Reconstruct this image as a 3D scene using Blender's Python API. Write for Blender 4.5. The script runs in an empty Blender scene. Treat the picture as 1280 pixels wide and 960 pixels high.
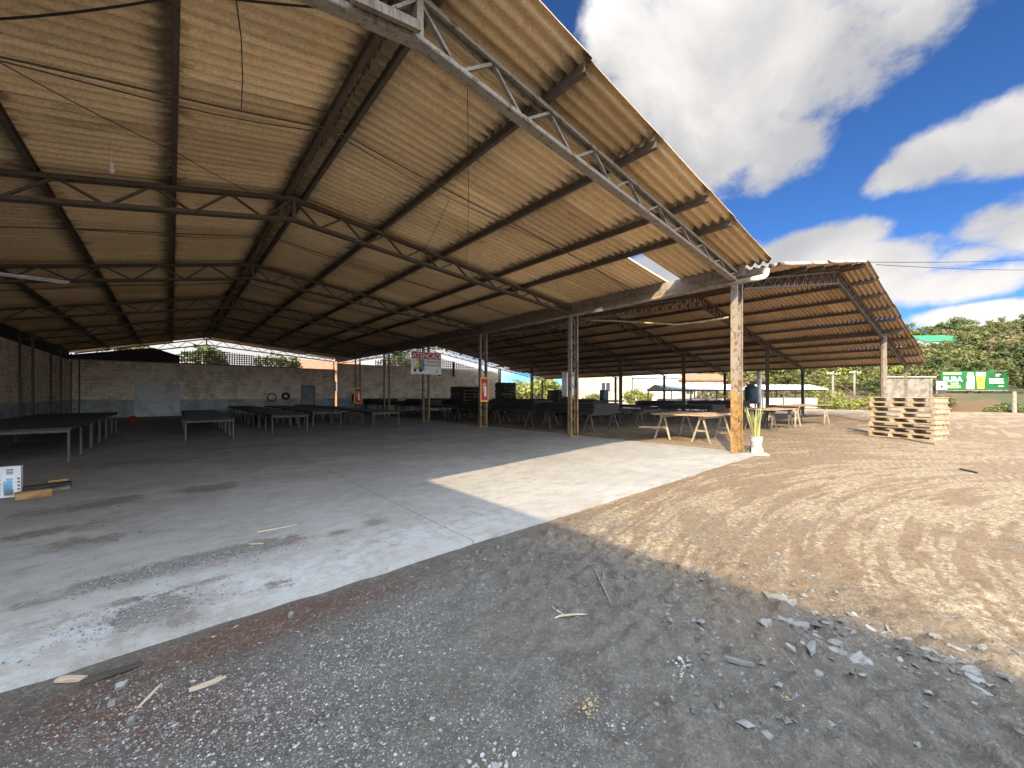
import bpy, math, random
import numpy as np
from mathutils import Vector, Matrix, Euler
R = math.radians
random.seed(7); rng = np.random.default_rng(11)
sc = bpy.context.scene
COL = sc.collection
# ------------------------------------------------------------------ site frame
HEAD = R(41.4); S_, C_ = math.sin(HEAD), math.cos(HEAD); EYE = 1.5; FPX = 482.0; HOR = 493.0
def world(r, z): return (C_*r + S_*z, -S_*r + C_*z)
def gp(px, py, Z=0.0):
    """survey helper: a point of the ground seen at these photo pixels"""
    z = FPX*(EYE-Z)/(py-HOR); r = (px-640)/FPX*z
    return world(r, z)
def dp(px, z):
    return world((px-640)/FPX*z, z)
# ------------------------------------------------------------------ numpy noise
_lat = rng.random((512, 512)).astype(np.float32)
def vnoise(x, y):
    xi = np.floor(x).astype(int); yi = np.floor(y).astype(int)
    fx = x-xi; fy = y-yi; fx = fx*fx*(3-2*fx); fy = fy*fy*(3-2*fy)
    a = _lat[xi & 511, yi & 511]; b = _lat[(xi+1) & 511, yi & 511]
    c = _lat[xi & 511, (yi+1) & 511]; d = _lat[(xi+1) & 511, (yi+1) & 511]
    return (a*(1-fx)+b*fx)*(1-fy)+(c*(1-fx)+d*fx)*fy
def fbm(x, y, o=5):
    s = 0; a = .5; t = 0
    for i in range(o):
        s = s+a*vnoise(x*2**i+17.3*i, y*2**i-9.1*i); t += a; a *= .5
    return s/t
def sstep(a, b, x):
    t = np.clip((x-a)/(b-a), 0, 1); return t*t*(3-2*t)
# ------------------------------------------------------------------ mesh building
class MB:
    def __init__(s): s.v = []; s.f = []; s.m = []
    def add(s, vs, fs, mi=0):
        n = len(s.v); s.v += [tuple(p) for p in vs]; s.f += [tuple(i+n for i in f) for f in fs]; s.m += [mi]*len(fs); return s
    def box(s, c, d, rz=0, M=None, mi=0, tap=1.0):
        hx, hy, hz = d[0]/2, d[1]/2, d[2]/2
        vs = [Vector((x*hx*(tap if z > 0 else 1), y*hy*(tap if z > 0 else 1), z*hz)) for z in (-1, 1) for y in (-1, 1) for x in (-1, 1)]
        if M is None: M = Matrix.Rotation(rz, 3, 'Z')
        c = Vector(c)
        return s.add([M @ v+c for v in vs], [(0, 2, 3, 1), (4, 5, 7, 6), (0, 1, 5, 4), (2, 6, 7, 3), (0, 4, 6, 2), (1, 3, 7, 5)], mi)
    def beam(s, p, q, w, h, up=(0, 0, 1), mi=0):
        p = Vector(p); q = Vector(q); d = q-p; L = d.length
        if L < 1e-6: return s
        d.normalize(); u = Vector(up)
        if abs(d.dot(u)) > .98: u = Vector((0, 1, 0))
        a = d.cross(u).normalized(); b = a.cross(d).normalized()
        M = Matrix((d, a, b)).transposed()
        return s.box((p+q)/2, (L, w, h), M=M, mi=mi)
    def tube(s, pts, r, n=8, cap=True, mi=0):
        pts = [Vector(p) for p in pts]; rs = r if isinstance(r, (list, tuple)) else [r]*len(pts)
        base = []; vs = []; fs = []; a = None
        for i, p in enumerate(pts):
            d = (pts[min(i+1, len(pts)-1)]-pts[max(i-1, 0)]).normalized()
            if a is None:
                a = d.cross(Vector((0, 0, 1)))
                if a.length < .05: a = Vector((1, 0, 0))
            a = (a-d*a.dot(d)).normalized(); b = d.cross(a)
            for k in range(n):
                t = 2*math.pi*k/n; vs.append(p+(a*math.cos(t)+b*math.sin(t))*rs[i])
        for i in range(len(pts)-1):
            for k in range(n):
                k2 = (k+1) % n; fs.append((i*n+k, i*n+k2, (i+1)*n+k2, (i+1)*n+k))
        if cap:
            fs.append(tuple(range(n-1, -1, -1))); fs.append(tuple((len(pts)-1)*n+k for k in range(n)))
        return s.add(vs, fs, mi)
    def lathe(s, prof, n=20, c=(0, 0, 0), mi=0):
        vs = []; fs = []
        for (r, z) in prof:
            for k in range(n):
                t = 2*math.pi*k/n; vs.append((c[0]+r*math.cos(t), c[1]+r*math.sin(t), c[2]+z))
        for i in range(len(prof)-1):
            for k in range(n):
                k2 = (k+1) % n; fs.append((i*n+k, i*n+k2, (i+1)*n+k2, (i+1)*n+k))
        return s.add(vs, fs, mi)
    def prism(s, poly, z0, z1, M=None, mi=0):
        n = len(poly); vs = [Vector((x, y, z0)) for x, y in poly]+[Vector((x, y, z1)) for x, y in poly]
        if M is not None: vs = [M @ v for v in vs]
        fs = [tuple(range(n-1, -1, -1)), tuple(range(n, 2*n))]+[(i, (i+1) % n, n+(i+1) % n, n+i) for i in range(n)]
        return s.add(vs, fs, mi)
    def mesh(s, name, mats, smooth=False):
        me = bpy.data.meshes.new(name); me.from_pydata(s.v, [], s.f)
        if not isinstance(mats, (list, tuple)): mats = [mats]
        for m in mats: me.materials.append(m)
        if len(mats) > 1: me.polygons.foreach_set('material_index', s.m)
        if smooth: me.polygons.foreach_set('use_smooth', [True]*len(s.f))
        me.update(); return me
    def build(s, name, mats, parent=None, smooth=False):
        return link(name, s.mesh(name, mats, smooth), parent)
def link(name, data, parent=None):
    o = bpy.data.objects.new(name, data); COL.objects.link(o)
    if parent is not None: o.parent = parent
    return o
def tag(o, label=None, cat=None, group=None, kind=None):
    if label: o['label'] = label
    if cat: o['category'] = cat
    if group: o['group'] = group
    if kind: o['kind'] = kind
    return o
def empty(name, loc, label, cat, group=None, rz=0):
    o = bpy.data.objects.new(name, None); COL.objects.link(o); o.location = loc; o.rotation_euler.z = rz; o.empty_display_size = .1
    return tag(o, label, cat, group)
def kids(o): return [c for c in bpy.data.objects if c.parent is o]
def copy_tree(o, parent=None):
    c = o.copy(); COL.objects.link(c)
    if parent is not None: c.parent = parent
    for k in KIDS.get(o.name, None) or kids(o): copy_tree(k, c)
    return c
KIDS = {}
def grid_mesh(name, X, Y, Z, mat, attrs=None, smooth=True):
    nx, ny = X.shape
    co = np.stack([X, Y, Z], -1).reshape(-1, 3).astype(np.float32)
    idx = np.arange(nx*ny).reshape(nx, ny)
    q = np.stack([idx[:-1, :-1], idx[1:, :-1], idx[1:, 1:], idx[:-1, 1:]], -1).reshape(-1, 4)
    return np_mesh(name, co, q, mat, attrs, smooth)
def np_mesh(name, co, q, mat, attrs=None, smooth=False):
    me = bpy.data.meshes.new(name); k = q.shape[1]
    me.vertices.add(len(co)); me.vertices.foreach_set('co', co.astype(np.float32).ravel())
    me.loops.add(q.size); me.loops.foreach_set('vertex_index', q.astype(np.int32).ravel())
    me.polygons.add(len(q)); me.polygons.foreach_set('loop_start', np.arange(0, q.size, k, dtype=np.int32))
    me.polygons.foreach_set('loop_total', np.full(len(q), k, dtype=np.int32))
    me.polygons.foreach_set('use_smooth', np.full(len(q), smooth))
    me.update(calc_edges=True); me.validate()
    for an, val in (attrs or {}).items():
        a = me.attributes.new(an, 'FLOAT', 'POINT'); a.data.foreach_set('value', val.astype(np.float32).ravel())
    me.materials.append(mat); return me
# ------------------------------------------------------------------ materials
class NT:
    def __init__(s, name):
        s.m = bpy.data.materials.new(name); s.m.use_nodes = True; s.t = s.m.node_tree; s.n = s.t.nodes
        s.b = s.n['Principled BSDF']; s.b.inputs['Specular IOR Level'].default_value = .3
        s.tc = s.n.new('ShaderNodeTexCoord'); s.obj = s.tc.outputs['Object']
    def set(s, inp, v):
        if isinstance(v, bpy.types.NodeSocket): s.t.links.new(v, inp)
        else: inp.default_value = v
    def mp(s, sc=(1, 1, 1), rz=0, v=None):
        n = s.n.new('ShaderNodeMapping'); n.inputs['Scale'].default_value = sc; n.inputs['Rotation'].default_value = (0, 0, rz)
        s.t.links.new(v or s.obj, n.inputs['Vector']); return n.outputs[0]
    def noise(s, scale, det=6, rough=.6, v=None, dist=0):
        n = s.n.new('ShaderNodeTexNoise'); n.inputs['Scale'].default_value = scale; n.inputs['Detail'].default_value = det
        n.inputs['Roughness'].default_value = rough; n.inputs['Distortion'].default_value = dist
        s.t.links.new(v or s.obj, n.inputs['Vector']); m = s.n.new('ShaderNodeMath'); m.operation = 'MULTIPLY_ADD'; s.t.links.new(n.outputs['Fac'], m.inputs[0]); m.inputs[1].default_value = 1.7; m.inputs[2].default_value = -.35; return m.outputs[0]
    def vor(s, scale, v=None, out='Distance', feat='F1'):
        n = s.n.new('ShaderNodeTexVoronoi'); n.inputs['Scale'].default_value = scale; n.feature = feat
        s.t.links.new(v or s.obj, n.inputs['Vector']); return n.outputs[out]
    def math(s, op, a, b=0.0, clamp=False):
        n = s.n.new('ShaderNodeMath'); n.operation = op; n.use_clamp = clamp; s.set(n.inputs[0], a); s.set(n.inputs[1], b); return n.outputs[0]
    def ramp(s, f, a, b, lo=0.0, hi=1.0):
        n = s.n.new('ShaderNodeMapRange'); n.clamp = True; n.interpolation_type = 'SMOOTHSTEP'
        s.set(n.inputs['Value'], f); n.inputs['From Min'].default_value = a; n.inputs['From Max'].default_value = b
        n.inputs['To Min'].default_value = lo; n.inputs['To Max'].default_value = hi; return n.outputs[0]
    def mix(s, f, a, b, mode='MIX'):
        n = s.n.new('ShaderNodeMix'); n.data_type = 'RGBA'; n.blend_type = mode
        for i, v in ((0, f), (6, a), (7, b)):
            if isinstance(v, tuple) and len(v) == 3: v = (*v, 1)
            s.set(n.inputs[i], v)
        return n.outputs[2]
    def attr(s, name):
        n = s.n.new('ShaderNodeAttribute'); n.attribute_name = name; return n.outputs['Fac']
    def xyz(s, v=None):
        n = s.n.new('ShaderNodeSeparateXYZ'); s.t.links.new(v or s.obj, n.inputs[0]); return n.outputs
    def rand(s):
        return s.n.new('ShaderNodeObjectInfo').outputs['Random']
    def bump(s, h, st=.3, d=.02):
        n = s.n.new('ShaderNodeBump'); n.inputs['Strength'].default_value = st; n.inputs['Distance'].default_value = d
        s.t.links.new(h, n.inputs['Height']); s.t.links.new(n.outputs[0], s.b.inputs['Normal'])
    def fin(s, col, rough=.8, metal=0.0):
        if isinstance(col, tuple) and len(col) == 3: col = (*col, 1)
        s.set(s.b.inputs['Base Color'], col); s.set(s.b.inputs['Roughness'], rough); s.b.inputs['Metallic'].default_value = metal; return s.m
def simple(name, c1, c2=None, scale=6, rough=.75, metal=0, bump=.15, lo=.35, hi=.7, bs=40):
    n = NT(name); c2 = c2 or tuple(x*.6 for x in c1)
    f = n.ramp(n.noise(scale, 8, .65), lo, hi)
    col = n.mix(f, c1, c2)
    if bump: n.bump(n.noise(bs, 5), bump, .01)
    return n.fin(col, rough, metal)
def wood(name, c1, c2, sc=(3, 40, 40), rough=.8):
    n = NT(name); f = n.noise(1.0, 8, .7, n.mp(sc), .4)
    col = n.mix(n.ramp(f, .35, .7), c1, c2)
    col = n.mix(n.ramp(n.noise(5, 6), .5, .75, 0, .5), col, tuple(x*.45 for x in c2))
    v = n.math('MULTIPLY_ADD', n.rand(), .5); v.node.inputs[2].default_value = .75
    col = n.mix(1.0, col, n.mix(n.rand(), (.75, .74, .72), (1.1, 1.08, 1.05)), 'MULTIPLY')
    n.bump(f, .4, .01); return n.fin(col, rough)
M = {}
def roof_mat(name, c1, c2, c3):
    n = NT(name); sh = n.attr('sheet')
    st = n.noise(1.2, 8, .7, n.mp((.35, 2.2, 1)))
    fine = n.noise(26, 8, .75); sp = n.noise(70, 5, .8, n.mp((.6, 1.3, 1)))
    col = n.mix(n.ramp(st, .2, .8), c1, c2)
    col = n.mix(n.ramp(fine, .42, .76, 0, .6), col, c3)
    col = n.mix(n.ramp(sp, .52, .78, 0, .35), col, tuple(min(.8, x*1.3) for x in c1))
    col = n.mix(n.ramp(sp, .46, .24, 0, .6), col, tuple(x*.5 for x in c3))
    col = n.mix(n.ramp(n.noise(5, 7, .75), .55, .8, 0, .5), col, (c3[0]*1.15, c3[1]*.85, c3[2]*.7))
    col = n.mix(n.ramp(n.noise(1.1, 7, .8, n.mp((.5, 1.6, 1))), .62, .86, 0, .55), col, tuple(x*.45 for x in c3))
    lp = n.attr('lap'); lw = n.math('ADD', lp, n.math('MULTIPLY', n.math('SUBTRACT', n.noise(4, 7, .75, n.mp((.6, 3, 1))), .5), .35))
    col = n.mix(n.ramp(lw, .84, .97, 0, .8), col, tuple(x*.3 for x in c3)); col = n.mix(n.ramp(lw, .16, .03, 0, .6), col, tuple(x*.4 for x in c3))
    col = n.mix(1.0, col, n.mix(sh, (.70, .67, .64), (1.10, 1.09, 1.07)), 'MULTIPLY')
    n.bump(n.math('ADD', fine, sp), .15, .005); return n.fin(col, .92)
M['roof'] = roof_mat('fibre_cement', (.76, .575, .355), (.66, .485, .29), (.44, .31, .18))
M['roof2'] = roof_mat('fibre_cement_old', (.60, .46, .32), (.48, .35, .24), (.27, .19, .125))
def steel_mat(name, c1, rust, amt, yellow=False, y1=(.50, .29, .045), y2=(.30, .16, .06)):
    n = NT(name); f = n.noise(7, 9, .75)
    col = n.mix(n.ramp(n.noise(30, 6, .7), .3, .7), c1, tuple(x*.72 for x in c1))
    if yellow:
        z = n.xyz()[2]; w = n.math('ADD', z, n.math('MULTIPLY', n.math('SUBTRACT', n.noise(2.2, 5), .5), 1.4))
        ye = n.mix(n.ramp(n.noise(9, 8, .75), .4, .66), y1, y2)
        col = n.mix(n.ramp(w, 1.35, 1.75), ye, col)
    col = n.mix(n.ramp(f, amt, amt+.14), col, rust)
    n.bump(f, .3, .008); return n.fin(col, .62, .0)
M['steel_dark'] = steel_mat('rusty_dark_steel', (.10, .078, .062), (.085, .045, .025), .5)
M['steel_grey'] = steel_mat('sky_lightened_steel', (.27, .235, .19), (.13, .08, .05), .54)
M['column'] = steel_mat('yellow_footed_column_paint', (.25, .215, .175), (.13, .07, .035), .52, True, (.27, .17, .055), (.17, .09, .04))
M['column_far'] = steel_mat('brown_footed_column_paint', (.25, .22, .19), (.15, .075, .04), .5, True, (.30, .20, .09), (.20, .12, .06))
M['steel_leg'] = steel_mat('scuffed_steel_leg', (.115, .10, .088), (.07, .045, .03), .5)
M['gutter'] = steel_mat('galvanised_gutter', (.22, .175, .13), (.14, .08, .042), .5)
M['pvc'] = simple('white_pvc', (.72, .70, .66), (.5, .45, .38), 4, .45, lo=.5, hi=.8)
M['cable'] = simple('black_cable', (.03, .025, .02), None, 9, .7, bump=0)
M['hose'] = simple('tan_hose', (.38, .28, .18), (.25, .17, .1), 5, .6)
M['pallet'] = wood('pallet_pine', (.40, .315, .215), (.30, .23, .15), (3, 60, 60))
M['wood_pale'] = wood('pale_pine', (.44, .365, .27), (.30, .235, .165))
M['wood_orange'] = wood('orange_pine', (.50, .30, .13), (.36, .19, .08))
M['wood_dark'] = wood('dark_wet_board', (.055, .048, .04), (.03, .026, .022))
M['wood_grey'] = wood('weathered_timber', (.26, .22, .18), (.15, .12, .095), (40, 40, 3))
M['board_top'] = wood('plywood_top', (.40, .29, .19), (.24, .17, .11), (3, 30, 30))
M['dark_top'] = simple('dark_bench_top', (.05, .047, .043), (.03, .028, .026), 5, .85)
M['sign_white'] = simple('sign_white', (.74, .73, .70), (.62, .6, .56), 5, .5, bump=0)
M['sign_red'] = simple('sign_red', (.48, .03, .03), (.4, .025, .03), 5, .5, bump=0)
M['sign_yellow'] = simple('sign_yellow', (.72, .46, .06), (.6, .36, .05), 5, .5, bump=0)
M['sign_black'] = simple('sign_black', (.03, .03, .032), None, 5, .5, bump=0)
M['sign_grey'] = simple('sign_grey', (.18, .22, .25), None, 5, .5, bump=0)
M['blue_print'] = simple('blue_print', (.12, .36, .58), (.3, .52, .68), 9, .5, bump=0)
M['navy'] = simple('navy_print', (.04, .06, .16), None, 9, .5, bump=0)
M['bb_green'] = simple('billboard_green', (.012, .095, .026), (.010, .075, .022), 1, .5, bump=0)
M['bb_lime'] = simple('billboard_lime', (.45, .62, .16), (.5, .6, .3), 2, .5, bump=0)
M['beer'] = simple('amber_print', (.75, .47, .05), (.66, .36, .03), 2, .5, bump=0)
M['bucket'] = simple('white_bucket', (.42, .40, .40), (.30, .27, .24), 8, .5)
M['purple'] = simple('purple_print', (.36, .32, .66), (.45, .42, .7), 8, .45, bump=0)
M['block'] = simple('pale_concrete_block', (.33, .30, .26), (.23, .2, .17), 12, .9, bump=.5)
M['concrete_old'] = simple('old_concrete', (.20, .175, .145), (.12, .10, .08), 1.5, .9, bump=.4)
M['tyre'] = simple('rubber', (.02, .02, .02), (.035, .033, .03), 14, .8)
M['tank_blue'] = simple('dark_blue_plastic', (.035, .05, .075), (.06, .075, .095), 3, .5)
M['white_paint'] = simple('white_painted_wall', (.70, .67, .62), (.52, .47, .40), .8, .85)
M['faded_render'] = simple('faded_render', (.40, .36, .31), (.27, .22, .17), .9, .9)
M['pale_roof'] = simple('pale_metal_roof', (.55, .57, .53), (.42, .45, .41), .8, .5)
M['green_roof'] = simple('green_metal_roof', (.025, .2, .085), (.02, .15, .07), .8, .5)
M['terracotta'] = simple('terracotta_tiles', (.34, .12, .06), (.22, .08, .045), 3, .85, bump=.6, bs=14)
M['orange_wall'] = simple('orange_render', (.55, .27, .10), (.45, .2, .08), .7, .9)
M['brick_red'] = simple('red_brick', (.36, .16, .09), (.25, .11, .07), 5, .9)
M['window_dark'] = simple('dark_window', (.03, .035, .04), None, 2, .15, bump=0)
M['door_grey'] = simple('grey_door', (.20, .21, .20), (.14, .145, .14), 3, .6)
M['lamp_white'] = simple('white_enamel', (.7, .7, .66), (.55, .53, .48), 5, .4, bump=0)
M['red_plastic'] = simple('red_plastic', (.5, .04, .03), None, 5, .4, bump=0)
M['pole_wood'] = wood('pole_timber', (.28, .24, .19), (.18, .15, .12), (30, 30, 2))
M['bark'] = simple('bark', (.16, .12, .085), (.09, .065, .045), 5, .9, bump=.5)
M['fence_wood'] = wood('brown_fence_boards', (.33, .19, .11), (.22, .12, .07))
M['plaster_white'] = simple('crumbled_plaster', (.28, .285, .285), (.2, .195, .175), 18, .9, bump=.5)
M['plaster_ochre'] = simple('ochre_foam', (.30, .21, .08), (.24, .19, .11), 18, .9, bump=.5)
def shard_mat():
    n = NT('slate_grey_shard'); col = n.mix(n.rand(), (.11, .107, .10), (.21, .205, .195))
    col = n.mix(n.ramp(n.noise(22, 8, .7), .4, .7, 0, .7), col, (.10, .093, .083)); n.bump(n.noise(60, 6), .6, .008); return n.fin(col, .9)
M['shard'] = shard_mat()
def leaf_mat(name, c1, c2):
    n = NT(name); g = n.n.new('ShaderNodeNewGeometry').outputs['Random Per Island']
    col = n.mix(g, c1, c2); col = n.mix(n.math('MULTIPLY', n.rand(), .6), col, tuple((a+b)*.42 for a, b in zip(c1, c2)))
    n.b.inputs['Subsurface Weight'].default_value = 0
    tr = n.n.new('ShaderNodeBsdfTranslucent'); n.t.links.new(col, tr.inputs['Color'])
    mx = n.n.new('ShaderNodeMixShader'); mx.inputs[0].default_value = .3
    n.t.links.new(n.b.outputs[0], mx.inputs[1]); n.t.links.new(tr.outputs[0], mx.inputs[2])
    n.t.links.new(mx.outputs[0], n.n['Material Output'].inputs['Surface']); return n.fin(col, .6)
LEAF = [leaf_mat('leaf_dark', (.038, .054, .015), (.095, .108, .03)), leaf_mat('leaf_olive', (.09, .097, .026), (.16, .152, .046)),
        leaf_mat('leaf_lime', (.14, .155, .03), (.23, .225, .055)), leaf_mat('leaf_brown', (.10, .076, .034), (.16, .125, .058))]
M['succulent'] = leaf_mat('snake_plant_leaf', (.22, .24, .09), (.42, .42, .2))
def wall_mat(name, split, up, lo):
    n = NT(name); x, y, z = n.xyz(); 
    w = n.math('ADD', z, n.math('MULTIPLY', n.noise(3, 4), .05))
    u = n.mix(n.ramp(n.noise(1.3, 8, .7), .42, .7), up, tuple(c*.68 for c in up))
    br = n.n.new('ShaderNodeTexBrick'); br.inputs['Scale'].default_value = 1; br.inputs['Brick Width'].default_value = .39; br.inputs['Row Height'].default_value = .2
    br.inputs['Mortar Size'].default_value = .012
    br.inputs['Color1'].default_value = (1, 1, 1, 1); br.inputs['Color2'].default_value = (.86, .85, .83, 1); br.inputs['Mortar'].default_value = (.6, .58, .55, 1)
    cb = n.n.new('ShaderNodeCombineXYZ'); n.t.links.new(n.math('ADD', x, y), cb.inputs[0]); n.t.links.new(z, cb.inputs[1]); n.t.links.new(cb.outputs[0], br.inputs['Vector'])
    u = n.mix(1.0, u, br.outputs['Color'], 'MULTIPLY')
    u = n.mix(n.ramp(n.noise(2.2, 8, .8), .62, .72, 0, .75), u, (.16, .10, .075))
    l = n.mix(n.ramp(n.noise(1.0, 8, .7), .4, .7), lo, tuple(c*.65 for c in lo))
    col = n.mix(n.ramp(w, split, split+.03), l, u)
    n.bump(br.outputs['Fac'], .3, -.01); return n.fin(col, .9)
M['wall'] = wall_mat('painted_block_wall', 1.16, (.72, .61, .47), (.32, .33, .32))
M['breeze'] = simple('terracotta_breeze_block', (.26, .16, .14), (.16, .10, .09), 4, .9)
# ---- ground
def ground_mat():
    n = NT('dirt_and_gravel'); chip, red, sunlit_tan, reg = n.attr('chip'), n.attr('red'), n.attr('sunlit_tan'), n.attr('region')
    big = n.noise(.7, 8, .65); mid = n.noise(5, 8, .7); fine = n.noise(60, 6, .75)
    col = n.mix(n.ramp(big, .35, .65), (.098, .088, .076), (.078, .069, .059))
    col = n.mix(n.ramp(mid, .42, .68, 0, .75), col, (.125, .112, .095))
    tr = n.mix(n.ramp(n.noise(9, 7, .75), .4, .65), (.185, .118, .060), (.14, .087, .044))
    col = n.mix(sunlit_tan, col, tr)
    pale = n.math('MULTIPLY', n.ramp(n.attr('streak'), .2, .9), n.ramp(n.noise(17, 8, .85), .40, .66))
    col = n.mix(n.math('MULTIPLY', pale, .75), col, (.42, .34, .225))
    col = n.mix(n.math('MULTIPLY', red, n.ramp(n.noise(10, 6, .7), .3, .55, .45, 1)), col, (.085, .042, .026))
    v = n.vor(85); vc = n.vor(85, out='Color'); sel = n.xyz(vc)[0]
    c2 = n.math('MULTIPLY', n.ramp(v, .42, .3), n.math('GREATER_THAN', n.math('ADD', chip, n.math('MULTIPLY', n.math('SUBTRACT', mid, .5), .8)), n.math('ADD', sel, .30)))
    col = n.mix(n.math('MULTIPLY', c2, .85), col, n.mix(n.xyz(vc)[1], (.14, .14, .138), (.33, .34, .345)))
    col = n.mix(n.ramp(fine, .50, .72, 0, .62), col, (.042, .037, .032)); col = n.mix(n.ramp(n.noise(32, 6, .8), .52, .70, 0, .5), col, (.21, .195, .17))
    sp = n.ramp(n.noise(190, 3, .7), .6, .72, 0, .5); col = n.mix(sp, col, (.20, .185, .162))
    grass = n.mix(n.ramp(n.noise(.15, 6), .4, .6), (.045, .048, .016), (.085, .05, .022))
    col = n.mix(reg, col, grass)
    n.bump(n.math('ADD', n.math('ADD', n.math('MULTIPLY', fine, .35), n.math('MULTIPLY', n.noise(18, 8, .75), .8)), n.math('MULTIPLY', c2, .25)), .85, .03); return n.fin(col, .95)
M['ground'] = ground_mat()
def slab_mat():
    n = NT('worn_concrete'); st, wh = n.attr('stain'), n.attr('white'); x, y, z = n.xyz()
    f1 = n.noise(.55, 9, .65); f2 = n.noise(4, 9, .75, n.mp((.5, 1.2, 1))); f3 = n.noise(45, 6, .75)
    col = n.mix(n.ramp(f1, .35, .65), (.30, .285, .262), (.24, .224, .20))
    col = n.mix(n.ramp(f2, .45, .72, 0, .7), col, (.19, .175, .155))
    col = n.mix(n.math('MULTIPLY', wh, n.ramp(n.noise(7, 8, .75), .38, .6)), col, (.35, .36, .36))
    a = n.math('ADD', st, n.math('MULTIPLY', n.math('SUBTRACT', n.math('ADD', n.math('MULTIPLY', n.noise(2.6, 9, .8), .6), n.math('MULTIPLY', n.noise(11, 8, .8), .4)), .5), 2.3))
    col = n.mix(n.ramp(a, .48, .66, 0, .93), col, n.mix(n.ramp(n.noise(28, 5), .4, .6), (.058, .050, .042), (.12, .105, .088)))
    b = n.math('ADD', st, n.math('MULTIPLY', n.math('SUBTRACT', n.noise(2.2, 9, .75), .5), 1.5))
    col = n.mix(n.ramp(b, .2, .6, 0, .55), col, (.19, .17, .145))
    rd = n.math('MULTIPLY', n.attr('rust'), n.ramp(n.noise(9, 7, .7), .35, .6)); col = n.mix(n.math('MULTIPLY', rd, .8), col, (.22, .085, .05))
    col = n.mix(n.ramp(f3, .5, .78, 0, .45), col, (.20, .18, .155))
    col = n.mix(n.ramp(n.noise(150, 3, .7), .6, .74, 0, .5), col, (.45, .44, .42))
    for jx in (-2.0, 2.27, 6.55): 
        d = n.math('ABSOLUTE', n.math('SUBTRACT', x, jx)); col = n.mix(n.ramp(d, .007, .003, 0, .8), col, (.07, .06, .05))
    for jy in (7.6, 12.2, 16.8):
        d = n.math('ABSOLUTE', n.math('SUBTRACT', y, jy)); col = n.mix(n.ramp(d, .008, .003, 0, .7), col, (.07, .06, .05))
    cr = n.vor(.45, feat='DISTANCE_TO_EDGE', v=None); col = n.mix(n.ramp(n.math('ADD', cr, n.math('MULTIPLY', n.noise(3, 6), .04)), .024, .018, 0, .0), col, (.1, .09, .08))
    n.bump(n.math('ADD', f3, n.math('MULTIPLY', f2, 1.5)), .35, .008); return n.fin(col, n.ramp(f1, .3, .7, .68, .9))
M['slab'] = slab_mat()
def gravel_mat():
    n = NT('gravel_stone'); a = n.attr('tone'); col = n.mix(a, (.06, .056, .05), (.27, .28, .29))
    col = n.mix(n.ramp(n.noise(200, 3), .45, .7, 0, .4), col, (.25, .22, .19)); return n.fin(col, .9)
M['gravel'] = gravel_mat()
exec_sections = True
# ================================================================== GROUND
def terrain(x, y):
    """large-scale height of the site"""
    far = sstep(50, 62, x+.25*y)*-1.1*(1-sstep(70, 76, x))
    bank = sstep(72, 82, x)*1.6
    hill = sstep(84, 215, x)*(17-11*sstep(15, 90, y))
    return (far+bank+hill)*1.0
def axis(segs):
    out = []
    for a, b, s in segs: out += list(np.arange(a, b, s))
    return np.array(out+[segs[-1][1]])
ax = axis([(-500, -60, 60), (-60, -8, 4), (-8, -4, .25), (-4, 6, .03), (6, 10, .05), (10, 22, .15), (22, 60, 1.0), (60, 260, 3), (260, 900, 60)])
ay = axis([(-500, -80, 60), (-80, -12, 3), (-12, -3, .25), (-3, 3.6, .03), (3.6, 4.2, .08), (4.2, 12, .4), (12, 100, 2.5), (100, 900, 80)])
GX, GY = np.meshgrid(ax, ay, indexing='ij')
def near_relief(x, y):
    m = sstep(-8, -4, x)*(1-sstep(14, 30, x))*sstep(-10, -3, y)
    edge = 1-sstep(2.9, 3.12, y)*(1-sstep(10.6, 11.4, x))
    rub = np.exp(-(((x-3.6)/1.6)**2+((y+.1)/.9)**2))
    a = (fbm(x*.6+3, y*.6)-.5)*.05+(fbm(x*2.5, y*2.5+7)-.5)*.03*(1-.6*sstep(3.4, 4.4, x))+(fbm(x*9+1, y*9, 4)-.5)*.022*(1-.6*sstep(3.4, 4.4, x))
    a = a+rub*((fbm(x*5+31, y*5, 5)-.5)*.09+.02)
    u = x*.80+y*.60; v = -x*.60+y*.80
    tr = (fbm(u*.35+9, v*6+3, 3)-.5)*.05*sstep(3.2, 4.5, x)
    zone = 1-.75*sstep(3.4, 4.2, x)
    clod = zone*np.clip(fbm(x*13+5, y*13+2, 3)-.47, 0, 1)*.16*(sstep(1.0, 2.4, x))+(fbm(x*22+8, y*22, 3)-.5)*.03*zone*sstep(.6, 2.0, x)
    return m*edge*(a+tr+clod)
NZ = near_relief(GX, GY)
HZ = terrain(GX, GY)+(fbm(GX*.12, GY*.12)-.5)*.35*sstep(12, 40, GX)*(1-sstep(50, 60, GX)*.0)
under = (GX > -5.2) & (GX < 11.1) & (GY > 3.19)
HZ = HZ+NZ-.012
near_e = np.exp(-((GY-3.06)/.11)**2)*(GX > -5)*(GX < 11); HZ = HZ+near_e*np.clip((fbm(GX*3.4, GY*3.4+9, 5)-.42)*.07, -.01, .018)
HZ[under] = -.03
def chip_density(x, y):
    c = .9*np.exp(-(((x-.15)/1.1)**2+((y-1.55)/1.2)**2))+.75*np.exp(-(((x+.9)/1.0)**2+((y-2.3)/.7)**2))
    c = c+.55*np.exp(-(((x-1.2)/.8)**2+((y-2.5)/.5)**2))+.45*np.exp(-(((x-1.35)/.45)**2+((y-1.0)/.5)**2))
    return np.clip(c*(.35+1.3*fbm(x*1.8+4, y*1.8, 4))*1.0-.12+.12, 0, 1)
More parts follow.
